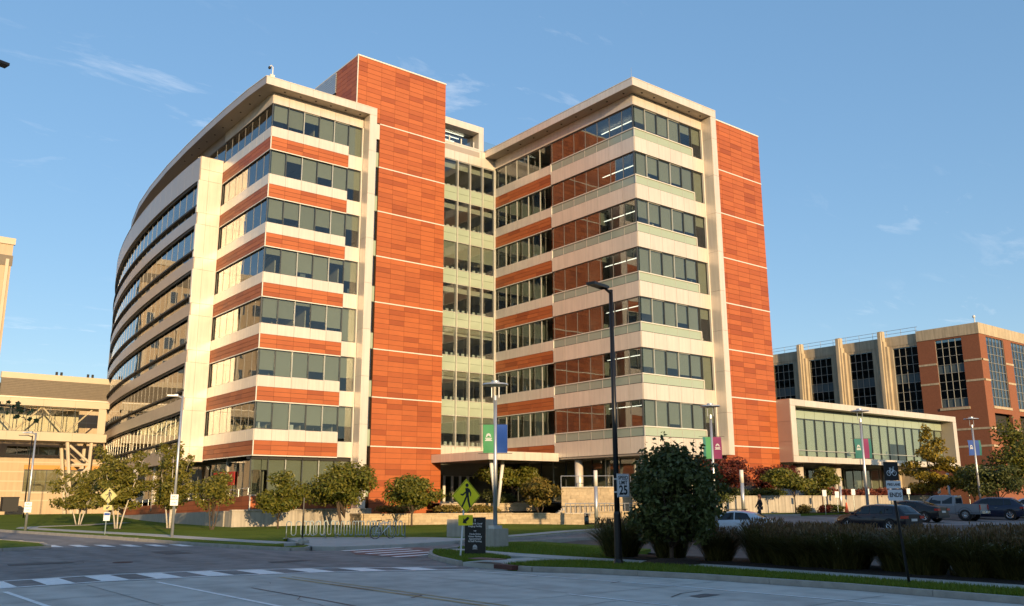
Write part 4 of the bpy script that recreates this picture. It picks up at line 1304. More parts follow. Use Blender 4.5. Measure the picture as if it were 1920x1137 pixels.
# ================================================================ skybridge and the buildings on the far left
BRG = thing('skybridge', 'enclosed pale footbridge with a glass side on splayed steel legs', 'bridge', (24,121,0))
ya = 121.0
def bq(kind, a, b, z0, z1, n):
    for i in range(n):
        p, q = a+(b-a)*i/n, a+(b-a)*(i+1)/n
        sbox(kind, p+.015, ya, z0+.01, q-.015, ya+.06, z1-.01, M['tan2'])
bq('cladding_panel', -14, 29.6, 13.62, 14.5, 12); bq('cladding_panel', -14, 29.6, 9.42, 10.5, 12); bq('cladding_panel', 28.75, 29.7, 10.5, 13.62, 1)
b = MB().box(-14, ya+.07, 13.7, 30, ya+4.5, 14.45).box(-14, ya+.07, 9.45, 30, ya+4.5, 10.45); b.build('deck', M['tan2'], BRG)
MB().box(-14,ya-.1,14.5,29.8,ya+4.6,14.62).build('roof_edge', M['trim'], BRG)
gx = [-14+1.43*i for i in range(30)]
for i in range(29):
    window('window', BRG, gx[i], ya+.25, 10.5, 1.43, 3.12, 0, None, gl='glass_clear', mull='mullion', mw=.05)
    window('far_window', BRG, gx[i], ya+4.3, 10.5, 1.43, 3.12, 0, .97, bm='trim', gl='glass_clear', mull='mullion', mw=.05)  # pale blinds added to imitate sunlit brightness seen through the bridge
tr = MB()
for i in range(7):
    x = 28.2-5.8*i
    tr.tube([(x,ya+.7,13.6),(x-2.9,ya+.7,10.5)], .10, 6); tr.tube([(x-5.8,ya+.7,13.6),(x-2.9,ya+.7,10.5)], .10, 6)
tr.build('truss', M['tan2'], BRG)
emit('cladding_panel', BRG)
for yy in (ya+.5, ya+3.9):
    lg = MB()
    def bar(x0,z0,x1,z1,w=.22): lg.tube([(x0,yy,z0),(x1,yy,z1)], w, 6)
    bar(25.6,9.4,26.8,.6); bar(28.4,9.4,28.3,.6); bar(25.9,9.0,28.35,6.9,.16); bar(26.3,6.6,28.35,6.65,.16); bar(28.3,6.4,26.8,4.6,.16)
    lg.build('splayed_leg', M['tan2'], BRG)

LB = thing('low_tan_building', 'long low tan building with a dark louvred attic beyond the footbridge', 'building', (25,152,0))
yb = 131.0
k_ = 131/150
def lz(z): return 2.25+(z-2.25)*k_
def lxx(x): return x*k_
w_ = MB()
e_ = lxx(62)
w_.box(lxx(21.8),yb,0,e_,yb+.5,lz(9.0)); w_.box(lxx(21.8),yb,lz(10.25),e_,yb+.5,lz(17.7)); w_.box(lxx(21.8),yb,lz(9.0),lxx(23.4),yb+.5,lz(10.25)); w_.box(lxx(32),yb,lz(9),e_,yb+.5,lz(10.25))
w_.build('wall', M['tan'], LB)
MB().box(lxx(21.6),yb-.05,lz(20.3),e_,yb+.6,lz(21.2)).build('parapet', M['tan2'], LB)
MB().box(lxx(21.7),yb+.1,lz(17.7),e_,yb+.5,lz(20.3)).build('louver_panel', M['louver'], LB)
for i in range(10): MB().box(lxx(21.7),yb+.02,lz(17.8+.25*i),e_,yb+.1,lz(17.9+.25*i)).build('louver_slat', M['louver'], LB)
for z in (2.2,3.6,5.0,6.4,7.8,12,14,16): MB().box(lxx(21.8),yb-.03,lz(z),e_,yb,lz(z+.18)).build('wall_ledge', M['tan2'], LB)
for i in range(6): window('window', LB, lxx(23.4+1.43*i), yb+.2, lz(9.0), 1.43*k_, 1.25*k_, 0, .9 if i > 1 else None, bm='blind_sky', mull='mullion_l')
for i in range(7): window('ground_window', LB, lxx(26.1+1.5*i), yb-.1, lz(3.6), 1.5*k_, 3.2*k_, 0, .9, gl='glass', mull='mullion')
MB().box(lxx(26.0),yb-.14,lz(6.85),lxx(36.6),yb-.02,lz(7.5)).build('sign_band', mat('orange_band', (.62,.30,.07), .6), LB)
MB().box(lxx(26),yb-.1,lz(3.3),lxx(36.6),yb-.02,lz(3.6)).build('sill', M['tan2'], LB)
MB().box(lxx(22.2),yb+.8,0,e_,yb+25,lz(20)).build('core', M['dark'], LB)
for i in range(4): MB().tube([(lxx(29.5)+.6*(i%2)+4.0*(i//2),yb+2,lz(21)),(lxx(29.5)+.6*(i%2)+4.0*(i//2),yb+2,lz(22.0))], .16, 6).build('vent_pipe', M['dark'], LB)

TW = thing('tall_tan_building', 'tall tan building whose edge stands at the far left beyond the street', 'building', (0,165,0))
yt = 165.0
w_ = MB(); w_.box(-34,yt,0,23.2,yt+.6,45.3); w_.box(22.7,yt+.6,0,23.2,yt+26,45.3); w_.box(-34,yt+.6,44.4,22.7,yt+26,45.0)
w_.build('wall', M['tan'], TW)
MB().box(-34.2,yt-.25,44.6,23.45,yt+.3,45.7).build('parapet', M['tan2'], TW)
MB().box(-34.2,yt-.12,40.9,23.35,yt+.1,42.7).build('attic_band', M['louver'], TW)
for f in range(9):
    for i in range(15):
        if (i*7+f*3) % 5 == 0: continue
        x = -33+3.7*i
        window('window', TW, x, yt-.12, 3.2+4.3*f, 2.0, 2.2, 0, random.choice((None,.5,.9)), gl='glass_side', mull='mullion')
v = MB()
for i in range(14): v.box(-33.6+4.1*i+2.6,yt-.35,0,-33.6+4.1*i+3.1,yt,42)
v.build('pilaster', M['tan2'], TW)
MB().box(14.6,123.0,0,16.85,124.2,11.5).build('pier', M['louver'], TW)

# round number sign on a dark pier at the left edge
t = thing('round_sign', 'round white sign with a 7 on a dark pier at the far left edge', 'sign', (16.2,122.8,7))
MB().lathe([(0,0),(.62,0),(.62,.06),(0,.06)], (16.1,122.9,6.9), 24, 'y').build('disc', M['signwhite'], t)
MB().lathe([(0,-.01),(.5,-.01),(.5,.02)], (16.1,122.89,6.9), 24, 'y').build('inner_disc', mat('grey_green', (.18,.22,.18), .6), t)

# unseen building added behind the camera, sized so its roof shades the foreground
OP = thing('unseen_shade_building', 'long unseen brick building added behind the camera to shade the foreground', 'building', (40,-46,0))
OP['kind'] = 'structure'
yo = -40.0
htop = 15.5
w_ = MB(); w_.box(-50,yo-22,0,106,yo,2.0)
for k in range(4): w_.box(-50,yo-22,3.4+3.1*k,106,yo,4.9+3.1*k)
for i in range(27): w_.box(-50+6*i-.3,yo-22,0,-50+6*i+.3,yo,htop-.4)
w_.build('wall', M['brick'], OP)
MB().box(-50.2,yo-22.2,htop-.5,106.2,yo+.15,htop).build('parapet', M['tan'], OP)
# ================================================================ walls, steps, rails
def stone_wall(name, label, line, h, zf=None, th=.4, rows=5, bl=.62, cap=True, group=None):
    a0 = line[0]
    t = thing(name, label, 'wall', (a0[0],a0[1],H(*a0)), group=group)
    rh = h/rows
    core = MB()
    for i in range(len(line)-1):
        a, b = Vector(line[i]), Vector(line[i+1]); d = b-a; L = d.length; an = math.atan2(d.y, d.x)
        c = (a+b)/2; z0 = (zf(c.x,c.y) if zf else H(c.x,c.y))-.1
        core.cbox((c.x,c.y,z0+h/2), (L,th-.06,h), an)
        for r in range(rows):
            s = 0 if r % 2 else -random.uniform(.1,.4)
            while s < L:
                w = random.uniform(.6,1.4)*bl
                p, q = max(0,s), min(L, s+w)
                if q-p > .1:
                    m_ = a + d.normalized()*(p+q)/2
                    spec('stone_block', (m_.x,m_.y,z0+rh*(r+.5)), (q-p-.02, th+random.uniform(-.03,.05), rh-.02), M['stone'], an)
                s += w
        if cap:
            n_ = max(1, round(L/1.1))
            for j in range(n_):
                m_ = a + d*(j+.5)/n_
                spec('cap_stone', (m_.x,m_.y,z0+h+.05), (L/n_-.015, th+.12, .10), M['stone'], an)
    core.build('core', M['stone'], t)
    emit('stone_block', t); emit('cap_stone', t)
    return t
stone_wall('stone_wall', 'long low limestone wall along the back of the lawn below the entrance', [(36.5,67.42),(36.0,64.6),(39.2,63.0),(43.5,61.6),(47.2,59.4),(49.6,57.4),(51.6,55.4)], 1.02, rows=5)
stone_wall('stone_wall', 'short stepped limestone wall behind the flower bed under the canopy', [(44.6,66.4),(49.5,65.4),(53.4,63.4)], .62, lambda x,y: 1.25, rows=3)
stone_wall('stone_wall', 'high limestone wall carrying the terrace railing', [(51.4,58.0),(56.0,54.2),(59.6,51.4)], 2.3, lambda x,y: .9, rows=8)
stone_wall('stone_wall', 'low limestone wall at the foot of the terrace steps', [(52.3,55.6),(54.3,53.8),(57.0,52.4)], .85, lambda x,y: .35, rows=4)
# planted banks between the walls
sheet('lawn', [(36.1,64.9),(39.3,63.3),(43.6,61.9),(47.3,59.7),(49.8,57.7),(53,63),(44.6,66.5),(40,69.6),(37,69.4)], 0, M['lawn'], 2, hfun=lambda x,y: 1.02, kind='structure')
sheet('terrace', [(44.8,66.6),(49.6,65.6),(53.5,63.6),(51.4,58.3),(56,54.5),(59.8,51.7),(64,50.3),(64,58),(57,72),(46,74)], 0, M['walk'], 3, hfun=lambda x,y: 1.9, kind='structure')
def rail(label, line, zf, h=1.05, step=1.35):
    a = line[0]
    t = thing('railing', label, 'railing', (a[0],a[1],zf(*a)))
    pts = resample(line, step)
    MB().tube([(p.x,p.y,zf(p.x,p.y)+h) for p in pts], .035, 6).build('top_rail', M['silver'], t)
    MB().tube([(p.x,p.y,zf(p.x,p.y)+.12) for p in pts], .02, 5).build('bottom_rail', M['silver'], t)
    for p in pts:
        MB().tube([(p.x,p.y,zf(p.x,p.y)-.15),(p.x,p.y,zf(p.x,p.y)+h)], .035, 6).build('post', M['silver'], t)
    return t
rail('steel railing along the top of the high terrace wall', [(51.4,58.0),(56.0,54.2),(59.6,51.4)], lambda x,y: 3.1)
rail('stair railing with closely set posts beside the lower steps', [(50.6,56.6),(53.2,54.6),(56.6,52.6)], lambda x,y: .95, .9, .42)
# steps
t = thing('steps', 'flight of pale stone steps climbing to the terrace beside the railing', 'steps', (51.5,57,.4))
for i in range(8):
    piece('step', t, (50.3+.33*i, 58.2+.05*i, .55+.16*i), (.36,2.0,.18), M['conc_pale'], -.7)
# concrete retaining wall in front of the curved wing
t = thing('retaining_wall', 'smooth concrete retaining wall below the terracotta base with tree shadows on it', 'wall', (32,67.6,0))
for i in range(8):
    x0 = 26.2+1.51*i
    sbox('wall_panel', x0+.008, 67.45, -.2, x0+1.502, 67.75, 1.42, M['conc_pale'])
for i in range(4): sbox('coping', 26.15+3.03*i, 67.38, 1.42, 26.15+3.03*i+3.02, 67.85, 1.52, M['conc_pale'])
MB().box(26.21,67.76,-.2,38.2,67.9,1.4).build('core', M['concrete'], t)
MB().box(26.2,67.9,-.2,26.5,70,1.40).build('end_wall', M['concrete'], t)
emit('wall_panel', t); emit('coping', t)
# concrete walls along the drop-off on the east side
def cwall(label, line, h, m='conc_pale', base=None):
    a = line[0]
    t = thing('retaining_wall', label, 'wall', (a[0],a[1],H(*a)))
    pts = resample(line, 2.4)
    for i in range(len(pts)-1):
        p, q = pts[i], pts[i+1]; d = q-p; c = (p+q)/2; z0 = (base if base is not None else H(c.x,c.y))-.15
        an = math.atan2(d.y,d.x)
        piece('wall_panel', t, (c.x,c.y,z0+(h+.15)/2), (d.length-.02,.3,h+.15), M[m], an)
        piece('coping', t, (c.x,c.y,z0+h+.15+.04), (d.length-.01,.38,.08), M[m], an)
    return t
cwall('long pale concrete wall behind the parking signs and flower bed', [(57,46.2),(64,45.2),(70,44.9),(84,45.0),(96,45.2)], 1.45)
cwall('upper concrete planter wall at the foot of the terracotta tower', [(56.5,48.6),(66,48.0),(72,47.9)], 1.5, base=1.7)
cwall('sloping concrete wall between the clipped shrub and the steps', [(57.0,45.8),(58.6,48.4)], 1.9)
sheet('planting_bed', [(57.2,46.5),(64,45.4),(84,45.2),(96,45.4),(96,52),(72,48),(57,48.3)], 0, M['mulch'], 3, hfun=lambda x,y: 2.0 if x > 58 else 1.9, kind='structure')
sheet('planting_bed', [(61.5,42.3),(68,43.1),(74,42.6),(73,41.9),(66,41.6),(61.5,41.5)], .16, M['mulch'], 2, kind='structure')
# low concrete block walls by the drive
t = thing('block_wall', 'plain concrete block wall behind the black direction sign', 'wall', (30.8,42.6,0))
a = math.atan2(-2.0, 2.0)
piece('block', t, (30.3,43.1,.50), (1.42,.42,1.2), M['concrete'], a); piece('block', t, (31.32,42.08,.50), (1.42,.42,1.2), M['concrete'], a)

# ================================================================ lamps
def lamp_disc(x, y, zt, label, group, base=False, banner_z=None):
    """slim pole with a flat round lamp head on a yoke"""
    z0 = H(x,y)+.1
    t = thing('street_lamp', label, 'lamp', (x,y,z0), group=group)
    if base:
        MB().prism([(x-.42,y-.42),(x+.42,y-.42),(x+.42,y+.42),(x-.42,y+.42)], z0-.2, z0+.84).build('concrete_base', M['concrete'], t)
        z0 += .84
        MB().box(x-.22,y-.22,z0,x+.22,y+.22,z0+.14).build('base_plate', M['silver'], t)
    MB().tube([(x,y,z0),(x,y,zt-.75)], [.10,.075], 12).build('pole', M['silver'], t, smooth=True)
    y_ = MB()
    y_.lathe([(0,0),(.085,0),(.085,.22),(0,.22)], (x,y,zt-.85), 10)
    y_.tube([(x-.14,y+.1,zt-.72),(x-.14,y+.1,zt-.15)], .02, 5); y_.tube([(x+.14,y-.1,zt-.72),(x+.14,y-.1,zt-.15)], .02, 5)
    y_.build('yoke', M['silver'], t)
    MB().lathe([(0,-.02),(.16,-.05),(.62,-.02),(.60,.04),(.20,.10),(.19,.18),(0,.2)], (x,y,zt-.12), 24).build('lamp_head', M['silver'], t, smooth=False)
    for dz in (1.95, 3.3):
        MB().tube([(x-.62,y+.48,zt-dz),(x+.62,y-.48,zt-dz)], .012, 5).build('banner_arm', M['blackm'], t)
    return t
M['b_green'] = mat('banner_green', (.05,.26,.10), .7, var=.1, vscale=1.2)
M['b_teal'] = mat('banner_teal', (.012,.14,.13), .7, var=.1, vscale=1.2)
M['b_blue'] = mat('banner_blue', (.012,.065,.30), .7, var=.1, vscale=1.2)
M['b_mag'] = mat('banner_magenta', (.20,.018,.10), .7, var=.1, vscale=1.2)
M['b_white'] = mat('banner_print', (.66,.68,.66), .7)
def banner(x, y, zt, side, m, label, mark=True, m2=None, wave=.10):
    """cloth banner held between two arms; side -1 or +1 along the arms"""
    ux, uy = .788*side, -.616*side     # along the arms
    nx, ny = -.616, -.788              # towards the street
    w, h = .50, 1.3
    b = MB(); N_, K_ = 6, 8
    vs = []
    for j in range(K_+1):
        for i in range(N_+1):
            s = .06+w*i/N_; z = zt-1.98-h*j/K_
            k = wave*math.sin(math.pi*j/K_)*(i/N_)
            vs.append((x+ux*s+nx*(.03+k), y+uy*s+ny*(.03+k), z))
    fs = []
    for j in range(K_):
        for i in range(N_):
            q = j*(N_+1)+i; fs.append((q, q+1, q+N_+2, q+N_+1))
    b.add(vs, fs)
    if m2:
        for f in range(len(b.f)):
            if f % N_ >= N_-2: b.m[f] = 1
    t = thing('banner', label, 'banner', (x+ux*.3, y+uy*.3, zt-2.6), group='banners on the lamp posts')
    o = b.build('cloth', [M[m]] + ([M[m2]] if m2 else []), t)
    if mark:
        e = MB()
        def pt(a, zq, off=.012):
            s = .06+w*a; j = (zt-1.98-zq)/h
            k = wave*math.sin(math.pi*min(1,max(0,j)))*a
            return (x+ux*s+nx*(.045+k+off), y+uy*s+ny*(.045+k+off), zq)
        zc = zt-2.55
        for i in range(8):       # domed emblem of ribs over three lines of print
            a0 = math.pi*i/8; a1 = math.pi*(i+.72)/8
            e.face(pt(.5+.12*math.cos(a0), zc+.06*math.sin(a0)), pt(.5+.12*math.cos(a1), zc+.06*math.sin(a1)), pt(.5+.24*math.cos(a1), zc+.17*math.sin(a1)), pt(.5+.24*math.cos(a0), zc+.17*math.sin(a0)))
        for r_, wd in ((.045,.62),(.10,.50),(.15,.66)):
            e.face(pt(.5-wd/2, zc-r_), pt(.5-wd/2, zc-r_-.032), pt(.5+wd/2, zc-r_-.032), pt(.5+wd/2, zc-r_))
        e.build('emblem', M['b_white'], t)
    return t
LG = 'slim lamps with flat round heads'
lamp_disc(25.0,32.75,7.6, 'slim grey lamp post on a concrete block behind the black direction sign', LG, True)
banner(25.0,32.75,7.6,-1,'b_green','green banner on the lamp post that stands on a concrete block', True)
banner(25.0,32.75,7.6,1,'b_blue','deep blue banner on the lamp post that stands on a concrete block', False, wave=.2)
lamp_disc(43.1,34.8,7.85, 'slim lamp post with green and magenta banners behind the big dark tree', LG)
banner(43.1,34.8,7.85,-1,'b_green','green and teal banner beside the magenta one', False, 'b_teal')
banner(43.1,34.8,7.85,1,'b_mag','magenta banner with a white emblem beside the terracotta tower', True)
lamp_disc(55.9,32.4,8.1, 'slim lamp post in front of the glass pavilion behind the black wagon', LG)
banner(55.9,32.4,8.1,-1,'b_teal','dark green banner with emblem in front of the pavilion glass', True)
banner(55.9,32.4,8.1,1,'b_mag','magenta and teal striped banner in front of the pavilion glass', False, 'b_teal')
lamp_disc(80.5,36.1,9.1, 'slim lamp post with blue banners in front of the brick building', LG)
banner(80.5,36.1,9.1,-1,'b_blue','blue banner with white emblem in front of the brick building', True)
banner(80.5,36.1,9.1,1,'b_blue','blue and teal banner at the brick building corner', False, 'b_teal')

def cobra(x, y, zt, label, m, head=(-1.35,-.5), r=.11, base=None, group=None):
    z0 = H(x,y)+.13
    t = thing('street_lamp', label, 'lamp', (x,y,z0), group=group)
    if base: MB().lathe([(0,-.1),(base,-.1),(base,.05),(base*.72,.18),(base*.66,1.5),(r+.02,1.62),(r,1.7)], (x,y,z0), 14).build('base', m, t, smooth=False)
    MB().tube([(x,y,z0),(x,y,zt)], [r,r*.72], 12).build('pole', m, t, smooth=True)
    hx, hy = head
    L = math.hypot(hx,hy)
    MB().tube([(x,y,zt-.12),(x+hx*.3,y+hy*.3,zt)], .05, 8).build('arm', m, t)
    an = math.atan2(hy,hx)
    h_ = MB(); h_.cbox((x+hx*.65,y+hy*.65,zt+.01), (L*.72,.34,.09), an); h_.cbox((x+hx*.42,y+hy*.42,zt+.03), (L*.24,.2,.13), an)
    h_.build('lamp_head', m, t)
    return t
cobra(21.4,21.37,9.38,'tall black street lamp beside the speed limit sign and the big dark tree', M['black'], (-1.25,-.3), .10, .18)
cobra(17.08,52.79,8.25,'tall grey street lamp with a no parking sign in front of the curved facade', M['silver'], (-.75,.35), .085)
cobra(12.86,71.09,7.0,'grey street lamp beside the curved path at the far left', M['silver'], (-.75,.35), .085)
cobra(18.5,104.0,8.9,'dark street lamp beside the far left street', M['black'], (-1.2,.35), .075)
cobra(2.35,31.2,16.4,'tall black street lamp whose head just enters the frame at the upper left', M['black'], (1.25,.35), .13, .25)

# light columns and slender posts
def post(x, y, h, r, label, group=None, m='silver'):
    z0 = H(x,y)
    t = thing('light_column', label, 'bollard', (x,y,z0), group=group)
    b = MB(); b.tube([(x,y,z0),(x,y,z0+h*.72)], r, 12); b.build('post', M[m], t, smooth=True)
    MB().tube([(x,y,z0+h*.72),(x,y,z0+h)], r*1.04, 12).build('lamp_tube', M['trim'], t, smooth=True)
    return t
PG = 'tall slender light columns'
post(48.8,51.0,4.25,.15,'pale light column at the end of the lawn wall near the steps', PG)
post(57.9,44.0,3.5,.15,'pale light column beside the bench and the walking person', PG)
post(70.3,43.2,3.2,.13,'pale light column in front of the pavilion, beside the orange cone', PG)
post(78.7,43.2,3.6,.13,'pale light column beside the bike lane sign', PG)
post(90.2,43.4,3.7,.13,'pale light column beside the yellowing tree', PG)
# black post set in a boulder
t = thing('sign_post', 'slim black post standing in a pale boulder at the road edge', 'post', (19.84,41.69,0))
MB().tube([(19.84,41.69,.1),(19.84,41.69,2.35)], .045, 8).build('post', M['black'], t)
b = MB(); b.ball((19.85,41.6,.16), (.33,.28,.24), 9, 6)
b.v = [(x+random.uniform(-.05,.05), y+random.uniform(-.05,.05), z+random.uniform(-.05,.04)) for x,y,z in b.v]
b.build('boulder', M['concrete'], t)

# ================================================================ signs
def text(name, body, size, parent, mtx, m, depth=.002, bold=.0, space=1.0):
    c = bpy.data.curves.new(name, 'FONT')
    c.body = body; c.size = size; c.align_x = 'CENTER'; c.align_y = 'CENTER'; c.extrude = depth; c.offset = bold
    c.space_line = space
    tmp = bpy.data.objects.new('tmp', c)
    me = bpy.data.meshes.new_from_object(tmp)
    bpy.data.objects.remove(tmp); bpy.data.curves.remove(c)
    me.name = name; me.materials.clear(); me.materials.append(m)
    o = bpy.data.objects.new(name, me); COL.objects.link(o)
    o.parent = parent
    o.matrix_local = mtx
    return o
UP = Matrix.Rotation(R(90), 4, 'X')   # text stands up, read from -Y
def sgn(x, y, z): return Matrix.Translation((x,y,z)) @ UP
def arrow(mb, cx, cz, L, w, ang, y):
    """flat arrow in the XZ plane"""
    pts = [(-L/2,-w/2),(L*.08,-w/2),(L*.08,-w*1.25),(L/2,0),(L*.08,w*1.25),(L*.08,w/2),(-L/2,w/2)]
    c, s = math.cos(ang), math.sin(ang)
    mb.add([(cx+px*c-pz*s, y, cz+px*s+pz*c) for px,pz in pts], [(0,1,5,6),(2,3,4)]); mb.f[-2:] = mb.f[-2:]
def walker(mb, cx, cz, s, y):
    """the walking figure of the crossing sign"""
    def P(*pts): mb.add([(cx+px*s, y, cz+pz*s) for px,pz in pts], [tuple(range(len(pts)))])
    mb.add([(cx+(.02+.085*math.cos(k*math.pi/8))*s, y, cz+(.47+.085*math.sin(k*math.pi/8))*s) for k in range(16)], [tuple(range(16))])
    P((-.08,.34),(.06,.36),(.13,.30),(.11,.02),(-.04,-.02),(-.05,.2))
    P((-.06,.33),(-.05,.2),(-.22,.08),(-.32,.10),(-.33,.04),(-.20,.0),(-.04,.12))
    P((.10,.34),(.17,.28),(.25,.12),(.23,-.02),(.17,-.02),(.18,.11),(.10,.2))
    P((-.04,.0),(.06,.02),(-.06,-.24),(-.20,-.50),(-.28,-.46),(-.15,-.22))
    P((.02,.03),(.12,.02),(.15,-.22),(.24,-.50),(.14,-.53),(.05,-.24))
def crossing_sign(name, label, x, y, rz, size, zc, col, post_m, lean=0.0, extra=False, group=None):
    t = thing(name, label, 'sign', (x,y,H(x,y)+.13), rz, group, local=True)
    MB().tube([(0,0,-.1),(lean,0,zc+size*.45)], .032, 8).build('post', post_m, t)
    lx = lean
    d = size/2
    def dia(s, yy, y2):
        return [(lx-s,yy,zc),(lx,yy,zc-s),(lx+s,yy,zc),(lx,yy,zc+s),(lx-s,y2,zc),(lx,y2,zc-s),(lx+s,y2,zc),(lx,y2,zc+s)]
    b = MB(); b.add(dia(d,-.05,-.035), [(0,1,2,3),(7,6,5,4),(0,4,5,1),(1,5,6,2),(2,6,7,3),(3,7,4,0)]); b.build('panel', col, t)
    b = MB()
    o_, i_ = d*.965, d*.925
    vs = []
    for s in (o_, i_): vs += [(lx-s,-.0525,zc),(lx,-.0525,zc-s),(lx+s,-.0525,zc),(lx,-.0525,zc+s)]
    b.add(vs, [(0,1,5,4),(1,2,6,5),(2,3,7,6),(3,0,4,7)]); b.build('border', M['ink'], t)
    b = MB(); walker(b, lx+.01, zc, size*.66, -.054); b.build('walking_figure', M['ink'], t)
    zp = zc-d-.14-size*.1; lx2 = lx*.9
    b = MB().box(lx2-d*.5,-.05,zp-d*.30,lx2+d*.5,-.035,zp+d*.30); b.build('arrow_panel', col, t)
    b = MB(); arrow(b, lx2, zp, d*.52, d*.16, R(218), -.054); b.build('arrow', M['ink'], t)
    if extra:
        b = MB().box(lx2-.18,-.05,zp-.78,lx2+.18,-.035,zp-.28); b.build('notice_panel', M['signwhite'], t)
        b = MB().box(lx2-.16,-.054,zp-.46,lx2+.16,-.05,zp-.32); b.build('notice_band', M['b_blue'], t)
    return t
FACE = R(-38)
crossing_sign('crossing_sign', 'bright yellow pedestrian crossing sign leaning on a thin post by the black direction sign', 19.74,28.02, R(-4), 1.27, 2.24, M['yellow'], M['white'], .22)
M['muted'] = mat('muted_yellow', (.50,.46,.16), .5)  # duller, paler yellow than the other crossing sign
crossing_sign('crossing_sign', 'faded pedestrian crossing sign standing before the birch trees', 15.02,58.9, R(-8), .98, 2.32, M['muted'], M['green_steel'], .02, True)

# direction sign: a black slab with white lettering
t = thing('direction_sign', 'black upright direction sign with white lettering beside the yellow crossing sign', 'sign', (20.92,28.69,.13), R(-41), local=True)
MB().box(-.40,-.12,-.1,.40,.12,1.42).build('slab', M['ink'], t)
MB().box(-.42,-.14,-.12,.42,.14,.05).build('plinth', M['blackm'], t)
for body, z, s in (('Daniel M. Soref', 1.18, .088), ('Imaging Facility', 1.085, .088), ('Circle Drive', .79, .088), ('Visitor Parking', .70, .088), ('Appointment', .61, .088), ('& Staff Parking', .52, .088)):
    text('lettering', body, s, t, sgn(0,-.1235,z), M['signwhite'], .001, .002)
b = MB(); arrow(b, 0, 1.31, .11, .022, R(90), -.124); arrow(b, 0, .91, .11, .022, R(0), -.124); b.build('arrow', M['signwhite'], t)
b = MB()
for i in range(8):
    a0, a1 = math.pi*i/8, math.pi*(i+.75)/8
    b.face(*[(r_*math.cos(q), -.124, .30+r_*math.sin(q)*1.1) for r_, q in ((.02,a0),(.02,a1),(.085,a1),(.085,a0))])
for z, w in ((.275,.18),(.25,.13),(.225,.2)): b.face((-w/2,-.124,z),(w/2,-.124,z),(w/2,-.124,z+.013),(-w/2,-.124,z+.013))
b.build('emblem', M['signwhite'], t)

# speed limit sign strapped to the black lamp post
t = thing('speed_limit_sign', 'white speed limit 25 sign strapped to the tall black lamp post', 'sign', (21.4,21.33,2.30), R(-2), local=True)
t.scale = (.88,.88,.94)
MB().box(-.15,-.16,-.01,.47,-.145,.80).build('panel', M['signwhite'], t)
b = MB()
for (x0,z0,x1,z1) in ((-.135,.005,.455,.015),(-.135,.775,.455,.785),(-.135,.015,-.125,.775),(.445,.015,.455,.775)): b.face((x0,-.1625,z0),(x1,-.1625,z0),(x1,-.1625,z1),(x0,-.1625,z1))
b.build('border', M['ink'], t)
text('lettering', 'SPEED', .185, t, sgn(.16,-.162,.66), M['ink'], .001, .006)
text('lettering', 'LIMIT', .185, t, sgn(.16,-.162,.49), M['ink'], .001, .006)
text('lettering', '25', .44, t, sgn(.16,-.162,.22), M['ink'], .001, .012)
MB().lathe([(.132,.15),(.14,.15),(.14,.19),(.132,.19)], (.0,.0,0), 14).lathe([(.132,.6),(.14,.6),(.14,.64),(.132,.64)], (0,0,0), 14).build('strap', M['silver'], t)

# bike lane ends sign on a leaning black post
t = thing('bike_lane_sign', 'bike lane ends sign on a leaning black post in the near grass strip', 'sign', (21.97,11.8,.13), R(-20), local=True)
lean = -.30
MB().tube([(0,0,-.1),(lean,0,2.95)], .035, 8).build('post', M['black'], t)
def pnl(name, z0, z1, m, w=.44):
    x = lean*(z0+z1)/2/2.95
    MB().box(x-w/2,-.055,z0,x+w/2,-.042,z1).build(name, m, t)
    return x
x1_ = pnl('symbol_panel', 2.54, 3.0, M['ink']); x2_ = pnl('panel', 2.34, 2.53, M['signwhite']); x3_ = pnl('ends_panel', 2.04, 2.31, M['signwhite'])
b = MB()
for cx in (-.085, .085): 
    b.tube([(x1_+cx+.062*math.cos(k*math.pi/10),-.058,2.72+.062*math.sin(k*math.pi/10)) for k in range(21)], .008, 4, False)
for p in (((-.085,2.720),(-.04,2.820)),((-.04,2.820),(.06,2.820)),((.06,2.820),(.085,2.720)),((-.085,2.720),(.0,2.725)),((.0,2.725),(.06,2.820)),((.0,2.725),(-.045,2.840)),((-.07,2.845),(-.02,2.845)),((.055,2.870),(.09,2.870)),((.06,2.820),(.055,2.870))):
    b.tube([(x1_+p[0][0],-.058,p[0][1]),(x1_+p[1][0],-.058,p[1][1])], .008, 4)
b.build('bicycle_symbol', M['signwhite'], t)
text('lettering', 'BIKE LANE', .085, t, sgn(x2_,-.056,2.435), M['ink'], .001, .003)
text('lettering', 'ENDS', .15, t, sgn(x3_,-.056,2.175), M['ink'], .001, .004)

# small white notices
def notice(label, x, y, z, rz, w=.30, h=.46, red=True, group=None, post_h=None):
    t = thing('parking_sign', label, 'sign', (x,y,z), rz, group, local=True)
    MB().box(-w/2,-.14,0,w/2,-.128,h).build('panel', M['signwhite'], t)
    if red:
        text('lettering', 'NO', h*.24, t, sgn(0,-.1415,h*.80), M['redsign'], .001, .002)
        text('lettering', 'PARKING', h*.15, t, sgn(0,-.1415,h*.56), M['redsign'], .001, .001)
        b = MB(); arrow(b, 0, h*.25, w*.6, .02, 0, -.142); b.build('arrow', M['redsign'], t)
    if post_h: MB().tube([(0,-.10,-post_h),(0,-.10,h)], .028, 6).build('post', M['green_steel'], t)
    return t
notice('white no parking sign on the grey lamp before the curved facade', 17.05,52.75,1.95, R(-20), .42,.62)
notice('white no parking sign on the grey lamp by the curved path', 12.86,71.05,1.45, R(-12), .46,.72)
